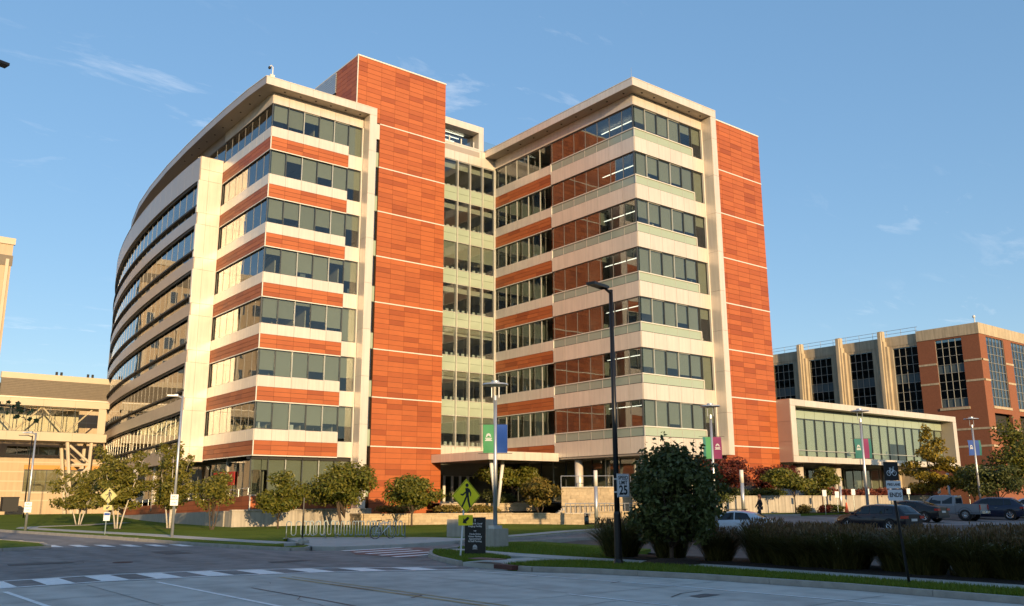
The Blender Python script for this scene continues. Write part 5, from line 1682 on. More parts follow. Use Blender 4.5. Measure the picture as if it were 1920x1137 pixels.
for i, (x, y, zt, wds) in enumerate(((65.0,41.4,2.35,'small white parking sign nearest the green trees'),(67.6,41.9,2.25,'small white parking sign beside the orange cone'),(70.6,42.2,2.45,'small white parking sign left of the pavilion lamp post'),
        (73.2,42.4,2.5,'small white parking sign just left of the bike lane sign'),(80.6,42.6,2.55,'small white parking sign between the pavilion column and the pickup'),(87.0,42.9,2.6,'small white parking sign above the pickup cab'),(93.0,42.8,2.7,'small white parking sign before the brick building'))):
    notice(wds, x, y, zt, R(-40), .32, .5, False, 'parking signs along the concrete wall', zt-H(x,y))
# cone
t = thing('traffic_cone', 'orange traffic cone on the kerb before the concrete wall', 'cone', (67.8,41.2,H(67.8,41.2)))
z = H(67.8,41.2)+.1
MB().lathe([(0,.04),(.17,.04),(.05,.85),(0,.86)], (67.8,41.2,z), 14).build('cone', mat('cone_orange', (.75,.10,.02), .5), t)
MB().box(67.55,40.95,z,68.05,41.45,z+.05).build('base', M['blackm'], t)
# bench
t = thing('bench', 'black metal bench beside the walking person', 'bench', (53.6,41.4,.8))
zb0 = H(53.6,41.4)+.1
MB().cbox((53.6,41.4,zb0+.45),(1.6,.45,.06),-.5).build('seat', M['black'], t)
for s in (-.65,.65): MB().cbox((53.6+s*.88,41.4-s*.48,zb0+.2),(.06,.4,.45),-.5).build('leg', M['black'], t)
# dumpster
t = thing('dumpster', 'black metal dumpster against the tan building at the far left', 'bin', (20.4,124,1.1))
MB().prism([(19.5,123),(21.2,123),(21.2,124.6),(19.5,124.6)], 1.0, 2.6).build('container', M['blackm'], t)
MB().cbox((20.35,123.8,2.66),(1.8,1.7,.12)).build('lid', M['black'], t)

# ================================================================ bicycle racks and the bicycle
def rack(label, x, y, rz, n=5, L=2.5):
    t = thing('bicycle_rack', label, 'bicycle rack', (x,y,.145), rz, 'wavy bicycle racks beside the path', local=True)
    r = L/(n*2)/2*1.0; pts = []; h = .92
    for i in range(n*2):
        x0 = -L/2+i*L/(n*2); x1 = x0+L/(n*2)
        c = (x0+x1)/2; rr = (x1-x0)/2
        topn = i % 2 == 0
        if i == 0: pts += [(x0,0,0),(x0,0,h-rr)]
        for k in range(9):
            a = math.pi*(1-k/8)
            pts.append((c+rr*math.cos(a),0,(h-rr)+rr*math.sin(a)) if topn else (c+rr*math.cos(a),0,(.16+rr)-rr*math.sin(a)))
        if i == n*2-1: pts += [(x1,0,.16+rr),]
    pts += [(L/2,0,h-.05)] if False else []
    pts.append((L/2,0,h-.1)); pts.append((L/2+.02,0,0))
    MB().tube(pts, .028, 7).build('wave_tube', M['green_steel'], t, smooth=True)
    for s in (-L/2, L/2): MB().cbox((s,0,.015),(.12,.75,.03)).build('foot', M['green_steel'], t)
    return t
rack('wavy steel bicycle rack nearest the black post', 22.5,46.9,math.atan2(-1.55,1.7),4,2.2)
rack('wavy steel bicycle rack behind the first one, set at an angle', 23.6,47.3,math.atan2(-.6,1.9),5,2.0)
rack('wavy steel bicycle rack in the middle of the row', 24.6,45.7,math.atan2(-.75,1.0),5,1.6)
rack('wavy steel bicycle rack left of the bicycle', 25.3,45.0,math.atan2(-.9,1.1),4,1.3)
rack('wavy steel bicycle rack that the silver bicycle leans on', 26.1,44.1,math.atan2(-1.35,1.15),6,2.0)
BIKE = thing('bicycle', 'silver bicycle with black wheels leaning on a bicycle rack', 'bicycle', (25.5,43.55,.145), math.atan2(1.3,1.75)-.55, local=True)
def wheel(cx):
    o = MB(); o.tube([(cx+.34*math.cos(k*math.pi/14),0,.35+.34*math.sin(k*math.pi/14)) for k in range(29)], .022, 6, False)
    w = o.build('wheel', M['tyre'], BIKE)
    s = MB()
    for k in range(14):
        a = k*math.pi/7; s.tube([(cx,.02*(-1)**k,.35),(cx+.33*math.cos(a),0,.35+.33*math.sin(a))], .003, 3)
    s.tube([(cx,-.04,.35),(cx,.04,.35)], .025, 6); s.tube([(cx+.318*math.cos(k*math.pi/14),0,.35+.318*math.sin(k*math.pi/14)) for k in range(29)], .010, 4, False)
    s.build('spokes', M['silver'], w)
wheel(-.52); wheel(.52)
f = MB(); J = dict(bb=(-.08,0,.30), st=(-.22,0,.82), hd=(.36,0,.86), hb=(.40,0,.68), ra=(-.52,0,.35), fa=(.52,0,.35))
for a, b_, r in (('bb','st',.022),('st','hd',.024),('bb','hb',.028),('hd','hb',.024)): f.tube([J[a],J[b_]], r, 8)
for s in (-.05,.05):
    for a, b_ in (('bb','ra'),('st','ra'),('hb','fa')): f.tube([J[a],(J[b_][0],s,J[b_][2])], .013, 6)
f.build('frame', mat('bike_silver', (.62,.63,.62), .35, metal=.5), BIKE)
MB().tube([(-.22,0,.82),(-.25,0,.95)], .014, 6).cbox((-.27,0,.97),(.26,.13,.05)).build('saddle', M['blackm'], BIKE)
MB().tube([(.36,0,.86),(.34,0,.98),(.42,0,1.02)], .014, 6).tube([(.36,-.29,1.03),(.42,-.12,1.02),(.42,.12,1.02),(.36,.29,1.03)], .014, 6).build('handlebar', M['blackm'], BIKE)
MB().lathe([(.09,-.01),(.09,.01),(.07,.01)], (-.08,-.06,.30), 14, 'y').tube([(-.08,-.07,.30),(.05,-.07,.18)], .012, 5).tube([(-.08,.07,.30),(-.2,.07,.42)], .012, 5).build('crank', M['blackm'], BIKE)

# ================================================================ person
PX, PY = 50.6, 37.1
PZ = H(PX,PY)+.14
per = thing('person', 'person in dark clothes with speckled trousers walking past the bench', 'person', (PX,PY,PZ), R(52), local=True)
def skin(name, verts, edges, radii, m, parent, root=0, sub=2):
    me = bpy.data.meshes.new(name); me.from_pydata(verts, edges, []); me.materials.append(m)
    o = bpy.data.objects.new(name, me); COL.objects.link(o); o.parent = parent
    md = o.modifiers.new('Skin', 'SKIN'); 
    for i, r_ in enumerate(radii):
        d = me.skin_vertices[0].data[i] if me.skin_vertices else None
        if d: d.radius = r_ if isinstance(r_, tuple) else (r_, r_); d.use_root = (i == root)
    md.use_smooth_shade = True
    ss = o.modifiers.new('Subsurf', 'SUBSURF'); ss.levels = sub; ss.render_levels = sub
    return o
M['skin'] = mat('skin', (.36,.19,.12), .6); M['hair'] = mat('brown_hair', (.10,.04,.022), .7)
M['coat'] = mat('dark_coat', (.016,.015,.018), .8, var=.3)
def speck(name):
    m = mat(name, (.02,.02,.02), .8); t_ = m.node_tree; p_ = [n for n in t_.nodes if n.type == 'BSDF_PRINCIPLED'][0]
    v = t_.nodes.new('ShaderNodeTexVoronoi'); v.inputs['Scale'].default_value = 9
    g_ = t_.nodes.new('ShaderNodeNewGeometry'); t_.links.new(g_.outputs['Position'], v.inputs['Vector'])
    c_ = t_.nodes.new('ShaderNodeValToRGB'); c_.color_ramp.elements[0].position = .2; c_.color_ramp.elements[0].color = (.5,.46,.42,1)
    c_.color_ramp.elements[1].position = .32; c_.color_ramp.elements[1].color = (.018,.017,.02,1)
    t_.links.new(v.outputs['Distance'], c_.inputs[0]); t_.links.new(c_.outputs[0], p_.inputs['Base Color'])
    return m
M['speck'] = speck('speckled_cloth')
V = [(0,0,.93),(0,0,1.10),(0,.01,1.28),(0,.01,1.42),(0,.03,1.52),(0,.04,1.63),(0,.05,1.71),
     (-.18,.0,1.40),(-.24,-.08,1.14),(-.22,.06,.92),(-.22,.12,.84),(.18,0,1.40),(.24,.09,1.15),(.22,.22,.98),(.21,.28,.92),
     (-.09,0,.90),(-.10,.20,.50),(-.10,.16,.10),(-.10,.30,.04),(.09,0,.90),(.10,-.02,.50),(.10,-.26,.14),(.10,-.16,.04)]
E_ = [(0,1),(1,2),(2,3),(3,4),(4,5),(5,6),(3,7),(7,8),(8,9),(9,10),(3,11),(11,12),(12,13),(13,14),(0,15),(15,16),(16,17),(17,18),(0,19),(19,20),(20,21),(21,22)]
Rr = [(.14,.10),(.13,.09),(.15,.10),(.12,.085),.05,.085,.085,.06,.045,.036,.034,.06,.045,.036,.034,.085,.062,.042,.038,.085,.062,.042,.038]
skin('body', V, E_, Rr, M['skin'], per)
skin('coat', [V[i] for i in (0,1,2,3,7,8,9,11,12,13)]+[(0,0,.84)], [(0,1),(1,2),(2,3),(3,4),(4,5),(5,6),(3,7),(7,8),(8,9),(0,10)], [(.17,.13),(.15,.11),(.17,.12),(.13,.10),.075,.06,.05,.075,.06,.05,(.18,.13)], M['coat'], per)
skin('trousers', [V[i] for i in (0,15,16,17,19,20,21)], [(0,1),(1,2),(2,3),(0,4),(4,5),(5,6)], [(.16,.12),.10,.078,.062,.10,.078,.062], M['speck'], per)
hh = MB(); hh.ball((0,.015,1.67), (.105,.115,.13), 12, 8); hh.ball((0,-.07,1.58), (.09,.06,.15), 10, 6); hh.build('hair', M['hair'], per, smooth=True)
for s in (-.1,.1): MB().cbox((s, .25 if s < 0 else -.2, .04 if s < 0 else .06),(.09,.26,.09)).build('shoe', M['blackm'], per)
# the figure on the round sign at the far left edge
t7 = [o for o in bpy.data.objects if o.name == 'round_sign'][0]
text('lettering', '7', .8, t7, Matrix.Translation(Vector((16.1,122.86,6.9))-WL['round_sign']) @ UP, M['signwhite'], .002, .02)
# ================================================================ plants
def leaves(blobs, n, size, rnd, shell=.55, droop=0.0, elong=1.5):
    """leaf-sized faces spread through the crown's clumps, denser towards their outside"""
    b = MB()
    wts = [bl[1][0]*bl[1][1]*bl[1][2] for bl in blobs]
    tot = sum(wts); cum = []
    a = 0
    for w in wts: a += w/tot; cum.append(a)
    for _ in range(n):
        r = rnd.random(); k = 0
        while k < len(cum)-1 and r > cum[k]: k += 1
        c, rad = blobs[k]
        while True:
            d = Vector((rnd.gauss(0,1), rnd.gauss(0,1), rnd.gauss(0,1)))
            if d.length > .01: break
        d.normalize()
        q = rnd.random()**shell
        if rnd.random() < .06: q *= 1.18
        p = Vector((c[0]+d.x*rad[0]*q, c[1]+d.y*rad[1]*q, c[2]+d.z*rad[2]*q))
        nrm = (d*.7 + Vector((rnd.uniform(-1,1), rnd.uniform(-1,1), rnd.uniform(-.4,1.2)))).normalized()
        u = nrm.cross(Vector((rnd.uniform(-1,1), rnd.uniform(-1,1), rnd.uniform(-1,1))))
        if u.length < .05: continue
        u.normalize(); v = nrm.cross(u)
        s = size*rnd.uniform(.6,1.35)
        u *= s*.5; v *= s*.5*elong
        b.add([p-v, p+u*.8+nrm*s*.12, p+v, p-u*.8+nrm*s*.12], [(0,1,2,3)])
    return b
def blobs_round(c, r, n, rnd, flat=1.0, spread=.70, br=(.26,.48)):
    out = []
    for _ in range(n):
        d = Vector((rnd.gauss(0,1), rnd.gauss(0,1), rnd.gauss(0,1))).normalized()*rnd.random()**.4
        q = rnd.uniform(*br)
        out.append(((c[0]+d.x*r[0]*spread, c[1]+d.y*r[1]*spread, c[2]+d.z*r[2]*spread), (r[0]*q, r[1]*q, r[2]*q*.85*flat)))
    return out
def tree(name, label, x, y, zt, rad, m, n=3200, size=.17, seed=1, clear=1.0, trunk_r=.10, zbase=None, bl=None, nb=16, group=None, trunk=None, cat='tree', stems=1, shell=.5):
    rnd = random.Random(seed)
    z0 = (H(x,y)+.1) if zbase is None else zbase
    zc = (z0+clear+zt)/2; rz = (zt-z0-clear)/2
    rad *= 1.12
    t = thing(name, label, cat, (x,y,z0), group=group)
    B = bl or blobs_round((x,y,zc), (rad,rad,rz), nb, rnd)
    tb = MB()
    for s_ in range(stems):
        ox, oy = (rnd.uniform(-.25,.25), rnd.uniform(-.25,.25)) if stems > 1 else (0,0)
        top = (x+ox*5+rnd.uniform(-.1,.1), y+oy*5+rnd.uniform(-.1,.1), z0+(zt-z0)*.78)
        path = [(x+ox*.4,y+oy*.4,z0-.15),(x+ox*1.6,y+oy*1.6,z0+clear*.6),((x+ox*2.2+top[0])/2,(y+oy*2.2+top[1])/2,(z0+clear+top[2])/2),top]
        tb.tube(path, [trunk_r,trunk_r*.82,trunk_r*.5,trunk_r*.12], 8)
    for c, r_ in B[::2]:
        base = (x+rnd.uniform(-.05,.05), y+rnd.uniform(-.05,.05), z0+clear*rnd.uniform(.75,1.3))
        mid = ((base[0]+c[0])/2, (base[1]+c[1])/2, (base[2]+c[2])/2+.12)
        tb.tube([base, mid, c], [trunk_r*.4, trunk_r*.28, trunk_r*.08], 5)
    tb.build('trunk', trunk or M['bark'], t, smooth=True)
    leaves(B, n, size, rnd, shell).build('crown', M[m], t)
    return t
# three trees on the lawn before the retaining wall, and their neighbours
tree('tree', 'round green tree before the retaining wall, nearest the red panelled corner', 27.5,61.9,4.6,1.95,'leaf',4600,.17,2,.85,.085)
tree('tree', 'largest green tree on the lawn, standing behind the bicycle racks', 33.4,63.0,5.55,3.2,'leaf',8500,.18,4,.85,.11,stems=2,nb=22)
tree('tree', 'small green tree on a straight trunk in front of the stone wall', 37.2,59.3,4.75,2.75,'leaf',5600,.18,7,1.1,.085,nb=18)
t = tree('tree', 'wide green tree below the entrance canopy beside the grey lamp post', 51.6,65.0,6.0,3.4,'leaf',6800,.18,9,.6,.1,zbase=1.9)
tree('large_shrub', 'many stemmed shrub with yellowing leaves on the bank above the stone wall', 51.2,60.6,4.25,2.6,'leaf_shrub',3600,.20,12,.5,.05,zbase=1.1,stems=6,cat='shrub',nb=15)
tree('small_tree', 'dark red leaved tree before the terracotta tower', 59.9,46.9,5.7,2.5,'leaf_red',4200,.16,21,.5,.07,zbase=2.0,stems=3)
tree('small_tree', 'dark red leaved tree beside the corner of the glass pavilion', 65.8,46.6,5.85,2.4,'leaf_red',3600,.16,23,.5,.07,zbase=2.0,stems=3)
tree('small_tree', 'young green tree in the mulch bed in front of the red leaved tree', 62.0,42.1,4.9,2.25,'leaf',4200,.17,25,1.5,.06)
tree('small_tree', 'young green tree under the edge of the glass pavilion', 68.2,43.6,5.0,1.95,'leaf',3200,.17,27,1.6,.06)
rnd = random.Random(4)
yb_ = []
for i in range(26):
    tq = i/25; rr = 2.9*(1-tq)**.8+.35
    a = rnd.uniform(0,6.28); d_ = rr*rnd.uniform(.2,.95)
    yb_.append(((85.5+d_*math.cos(a), 42.8+d_*math.sin(a), 3.0+6.0*tq), (rr*.36+.2, rr*.36+.2, .42)))
tree('tree', 'tall yellowing tree with open branches before the pavilion end', 85.5,42.8,9.2,2.9,'leaf_yellow',5600,.20,31,1.6,.09,bl=yb_)
tree('tree', 'broad green tree low in front of the brick building, left of the blue banners', 93.5,42.5,6.2,3.3,'leaf',4200,.22,33,1.0,.1)
tree('tree', 'green tree at the frame edge in front of the brick building windows', 88.5,35.4,9.6,3.7,'leaf',6000,.22,35,1.2,.12,nb=20)
tree('tree', 'dark green tree behind the navy car at the right edge', 83.0,35.6,5.4,2.9,'leaf_dark',4200,.20,36,1.2,.1)
# white stemmed birches at the left
def birch(label, x, y, zt, rad, seed, n=4600):
    rnd = random.Random(seed); z0 = H(x,y)+.1
    t = thing('birch_tree', label, 'tree', (x,y,z0), group='white stemmed birches on the left lawn')
    tb = MB(); B = []
    ns = 4
    for s_ in range(ns):
        a = s_*2.2+seed; dx_, dy_ = math.cos(a), math.sin(a)
        h = (zt-z0)*rnd.uniform(.82,1.0); sp = rad*rnd.uniform(.35,.75)
        path = [(x+dx_*.15+dx_*sp*q**1.2, y+dy_*.15+dy_*sp*q**1.2, z0-.1+h*q) for q in (0,.2,.4,.6,.8,1)]
        tb.tube(path, [.060,.052,.044,.034,.022,.007], 7)
        for q in range(11):
            tq = .28+.72*q/10; px = x+dx_*sp*tq; py = y+dy_*sp*tq; pz = z0+h*tq
            for w in range(2):
                aa = rnd.uniform(0,6.28); ll = rad*(1.05-tq*.75)*rnd.uniform(.35,.95)
                e_ = (px+math.cos(aa)*ll, py+math.sin(aa)*ll, pz+ll*.35)
                if q % 3 == 0: tb.tube([(px,py,pz), e_], [.018,.005], 4)
                B.append((((px+e_[0]*2)/3, (py+e_[1]*2)/3, (pz+e_[2]*2)/3), (ll*.42+.12, ll*.42+.12, .30)))
    tb.build('trunk', M['birch'], t, smooth=True)
    leaves(B, n, .15, rnd, .6, elong=1.7).build('crown', M['leaf_birch'], t)
    MB().lathe([(0,.06),(.45,.05),(.6,-.1)], (x,y,z0), 12).build('mulch_ring', M['mulch'], t)
birch('birch clump with three white stems leaning apart, before the skybridge legs', 18.54,69.5,5.9,2.9,41,8200)
birch('birch clump behind the crossing sign, close to the curved facade', 21.75,67.9,6.3,2.3,42,6000)
birch('loose birch farther back on the lawn beside the dumpster', 19.1,83.5,5.4,2.8,43,5200)
tree('small_tree', 'thin sparse tree at the corner of the curved wing, beside the grey street lamp', 22.9,62.6,5.0,1.65,'leaf_birch',3000,.15,45,.7,.05,stems=3,shell=.8)
# the big dark tree in the foreground
rnd = random.Random(8); big_ = []
for i in range(70):
    tq = (i+.5)/70; z = 1.0+2.75*tq
    rr = 1.92*math.sin(math.pi*min(1,max(0,(tq*.80+.16))))**.75
    a = i*2.399; d_ = rr*(rnd.random()**.5)*.86
    big_.append(((23.4+d_*math.cos(a), 20.67+d_*math.sin(a), z), (rnd.uniform(.36,.52),)*2+(rnd.uniform(.3,.46),)))
for i in range(16):
    a = rnd.uniform(0,6.28); q_ = rnd.uniform(.2,1.25); big_.append(((23.4+q_*math.cos(a), 20.67+q_*math.sin(a), 4.05-q_*.55+rnd.random()*.35), (.10,.10,.42)))
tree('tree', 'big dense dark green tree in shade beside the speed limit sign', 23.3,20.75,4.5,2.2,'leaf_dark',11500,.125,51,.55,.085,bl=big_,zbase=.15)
MB().lathe([(0,.16),(.5,.13),(.95,.04),(1.1,-.06)], (23.1,20.6,.14), 18).build('mulch_mound', M['mulch'], kind='stuff')

def shrub(label, x, y, r, h, m, n, seed, z0=None, size=.11, name='shrub', group=None, cat='shrub', sq=.75):
    rnd = random.Random(seed); z = H(x,y)+.05 if z0 is None else z0
    t = thing(name, label, cat, (x,y,z), group=group)
    B = blobs_round((x,y,z+h*.5), (r,r,h*.55), 9, rnd, 1.0, .5, (.5,.62))
    tb = MB()
    for i in range(5): tb.tube([(x,y,z-.1), B[i][0]], [.03,.01], 4)
    tb.build('stems', M['bark'], t)
    leaves(B, n, size, rnd, .4).build('foliage', M[m], t)
    return t
shrub('round clipped green shrub on the wall before the terracotta tower', 55.3,44.6,1.9,1.75,'leaf_hedge',3400,61,1.45,.12)
shrub('dark clipped shrub above the wall behind the bench', 60.5,46.6,1.6,1.1,'leaf_dark',1700,62,2.0,.12)
shrub('green clipped shrub behind the young green trees', 64.0,46.3,1.9,1.2,'leaf_hedge',2000,63,2.0,.12)
shrub('dark green shrub at the foot of the terrace railing', 56.6,52.6,1.7,1.3,'leaf_dark',1900,64,1.9,.12)
shrub('dark shrub beside the entrance below the wide tree', 47.6,66.9,1.7,1.6,'leaf_dark',2200,65,1.7,.13)
shrub('dark shrub beside the stone wall, behind the grey lamp post', 50.4,65.6,1.9,1.5,'leaf_dark',2200,66,1.7,.13)
shrub('low bush at the left end of the upper flower bed', 41.5,66.3,1.8,1.2,'leaf_dark',2000,67,1.1,.14)
shrub('low grassy bush under the small green tree', 38.8,64.9,1.7,.9,'leaf_shrub',1600,68,1.05,.13)
shrub('pale grassy bush in the upper flower bed left of the lamp post', 44.0,64.2,1.6,.8,'leaf_shrub',1500,69,1.05,.13)
shrub('dry grassy bush in the upper flower bed behind the yellow sign', 46.6,62.6,1.6,.75,'leaf_shrub',1500,70,1.05,.13)
for i, (x, y, m) in enumerate(((73.5,46.3,'flower_red'),(76.5,46.4,'flower_red'),(79.4,46.2,'flower_red'),(82.4,46.4,'flower_red'),(87.4,46.5,'flower_red'),(90.5,46.5,'flower_red'))):
    shrub(['red flowering hydrangea left of the pavilion lamp post','red flowering hydrangea right of the pavilion lamp post','red flowering hydrangea behind the bike lane sign','red flowering hydrangea beside the pavilion column','red flowering hydrangea behind the yellowing tree','red flowering hydrangea at the pavilion end'][i], x, y, 1.7, 1.35, m, 1500, 71+i, 1.9, .16, group='red hydrangeas under the pavilion')
shrub('small green shrub beside the pavilion column', 71.5,46.2,1.5,1.3,'leaf_hedge',1500,79,1.9,.14)
for i, (x, y, m) in enumerate(((62.4,41.7,'leaf_shrub'),(66.6,42.6,'leaf_red'),(67.8,42.9,'leaf_dark'),(70.2,43.5,'leaf_hedge'))):
    shrub(['small yellowish shrub at the left of the mulch bed','small russet shrub in the mulch bed','small dark shrub in the mulch bed','low green shrub at the right of the mulch bed'][i], x, y, .8, .8, m, 700, 81+i, None, .12)

# tall ornamental grasses in the bed behind the walk: each clump is a plant
def clump_mesh(seed, r, h, n, spread=.62):
    rnd = random.Random(seed); b = MB()
    for _ in range(n):
        a = rnd.uniform(0,6.28); d_ = r*rnd.random()**.6*.45
        x, y = d_*math.cos(a), d_*math.sin(a)
        an = a+rnd.uniform(-.6,.6); out = r*rnd.uniform(.1,spread); hh_ = h*rnd.uniform(.55,1.0)
        w = rnd.uniform(.006,.013); px, py = -math.sin(an)*w, math.cos(an)*w
        ux, uy = math.cos(an), math.sin(an)
        P0 = (x,y,0); P1 = (x+ux*out*.3, y+uy*out*.3, hh_*.55); P2 = (x+ux*out*.75, y+uy*out*.75, hh_*.9); P3 = (x+ux*out*1.1, y+uy*out*1.1, hh_*rnd.uniform(.85,1.02))
        b.add([(P0[0]-px,P0[1]-py,0),(P0[0]+px,P0[1]+py,0),(P1[0]+px,P1[1]+py,P1[2]),(P1[0]-px,P1[1]-py,P1[2]),(P2[0]+px*.8,P2[1]+py*.8,P2[2]),(P2[0]-px*.8,P2[1]-py*.8,P2[2]),P3],
              [(0,1,2,3),(3,2,4,5),(5,4,6)])
    fo = b.mesh('foliage', M['blade'])
    b = MB()
    for _ in range(n//3):
        a = rnd.uniform(0,6.28); d_ = r*rnd.random()**.6*.75
        x, y = d_*math.cos(a), d_*math.sin(a); z = h*rnd.uniform(.86,1.10); L = rnd.uniform(.12,.22); w = rnd.uniform(.012,.022); t_ = rnd.uniform(0,3.14)
        lx, ly = rnd.uniform(-.05,.05), rnd.uniform(-.05,.05)
        px, py = math.cos(t_)*w, math.sin(t_)*w
        b.add([(x,y,z-L),(x+px+lx,y+py+ly,z-L*.4),(x+lx*2,y+ly*2,z),(x-px+lx,y-py+ly,z-L*.4)], [(0,1,2,3)])
    return fo, b.mesh('plumes', M['plume'])
CM = [clump_mesh(90+i, 1.05+.1*(i%3), 1.10+.05*i, 1250, 1.25) for i in range(5)]
GL = ['bushy dark ornamental grass left of the black lamp post', 'brown topped ornamental grass between the lamp post and the dark tree', 'ornamental grass hidden behind the big dark tree']
spots = [(24.3,24.1,1.25,1.2),(25.1,22.4,1.1,1.12)]
yy_ = 20.2
while yy_ > 2.0:
    spots.append((25.3+random.uniform(-.35,.3), yy_, random.uniform(.85,1.2), random.uniform(.84,1.08)))
    if random.random() < .9: spots.append((26.5+random.uniform(-.2,.3), yy_+random.uniform(.2,.8), random.uniform(.85,1.1), random.uniform(.9,1.08)))
    yy_ -= random.uniform(.85,1.2) if random.random() < .9 else 1.6
for i, (x, y, s, hz_) in enumerate(spots):
    t = thing('ornamental_grass', GL[i] if i < 2 else 'dark feathery ornamental grass with brown plumes in the bed behind the walk', 'plant', (x,y,.16), random.uniform(0,6.28), 'ornamental grasses behind the walk', local=True)
    fo, pl = CM[(i*3) % 5]
    for nm, me in (('foliage', fo), ('plumes', pl)):
        o = link(nm, me, t); o.scale = (s, s, hz_)
    if i < 2: pass
# an unlit tree beyond the left edge of the frame; one leafy twig reaches into view
t = thing('overhanging_tree', 'leafy dark twig of a tree reaching in from the left edge', 'tree', (-1.2,9.6,0))
tb = MB(); tb.tube([(-1.4,9.4,-.1),(-1.5,9.5,2.0),(-1.6,9.6,4.6),(-1.7,9.7,7)], [.16,.14,.10,.03], 10)
tb.tube([(-1.5,9.5,2.6),(-.2,11.2,3.2),(1.2,12.5,3.50),(1.75,12.75,3.44),(2.2,12.72,3.40)], [.05,.03,.014,.010,.005], 6)
tb.build('trunk', M['bark'], t, smooth=True)
rnd = random.Random(77); lb = MB()
def lobed(p, u, v, s):
    pts = []
    for k in range(10):
        a = k*math.pi/5; r_ = s*((1.25 if k == 0 else .95) if k % 2 == 0 else .62)
        pts.append(p+u*(r_*math.cos(a))+v*(r_*math.sin(a)))
    lb.add(pts, [tuple(range(10))])
for i in range(80):
    q = rnd.random()
    c = Vector((1.35,12.55,3.48))*(1-q)+Vector((2.25,12.72,3.38))*q + Vector((rnd.uniform(-.06,.06), rnd.uniform(-.06,.06), rnd.uniform(-.13,.06)))
    u = Vector((rnd.uniform(-1,1), rnd.uniform(-1,1), rnd.uniform(-1,1))).normalized(); v = u.cross(Vector((rnd.uniform(-1,1), rnd.uniform(-1,1), rnd.uniform(-1,1)))).normalized()
    lobed(c, u, v, rnd.uniform(.018,.042))
lb.build('leaves', M['leaf_dark'], t)
leaves(blobs_round((-2.2,9.4,6.2), (1.8,1.8,1.7), 10, rnd), 1500, .16, rnd).build('crown', M['leaf_dark'], t)
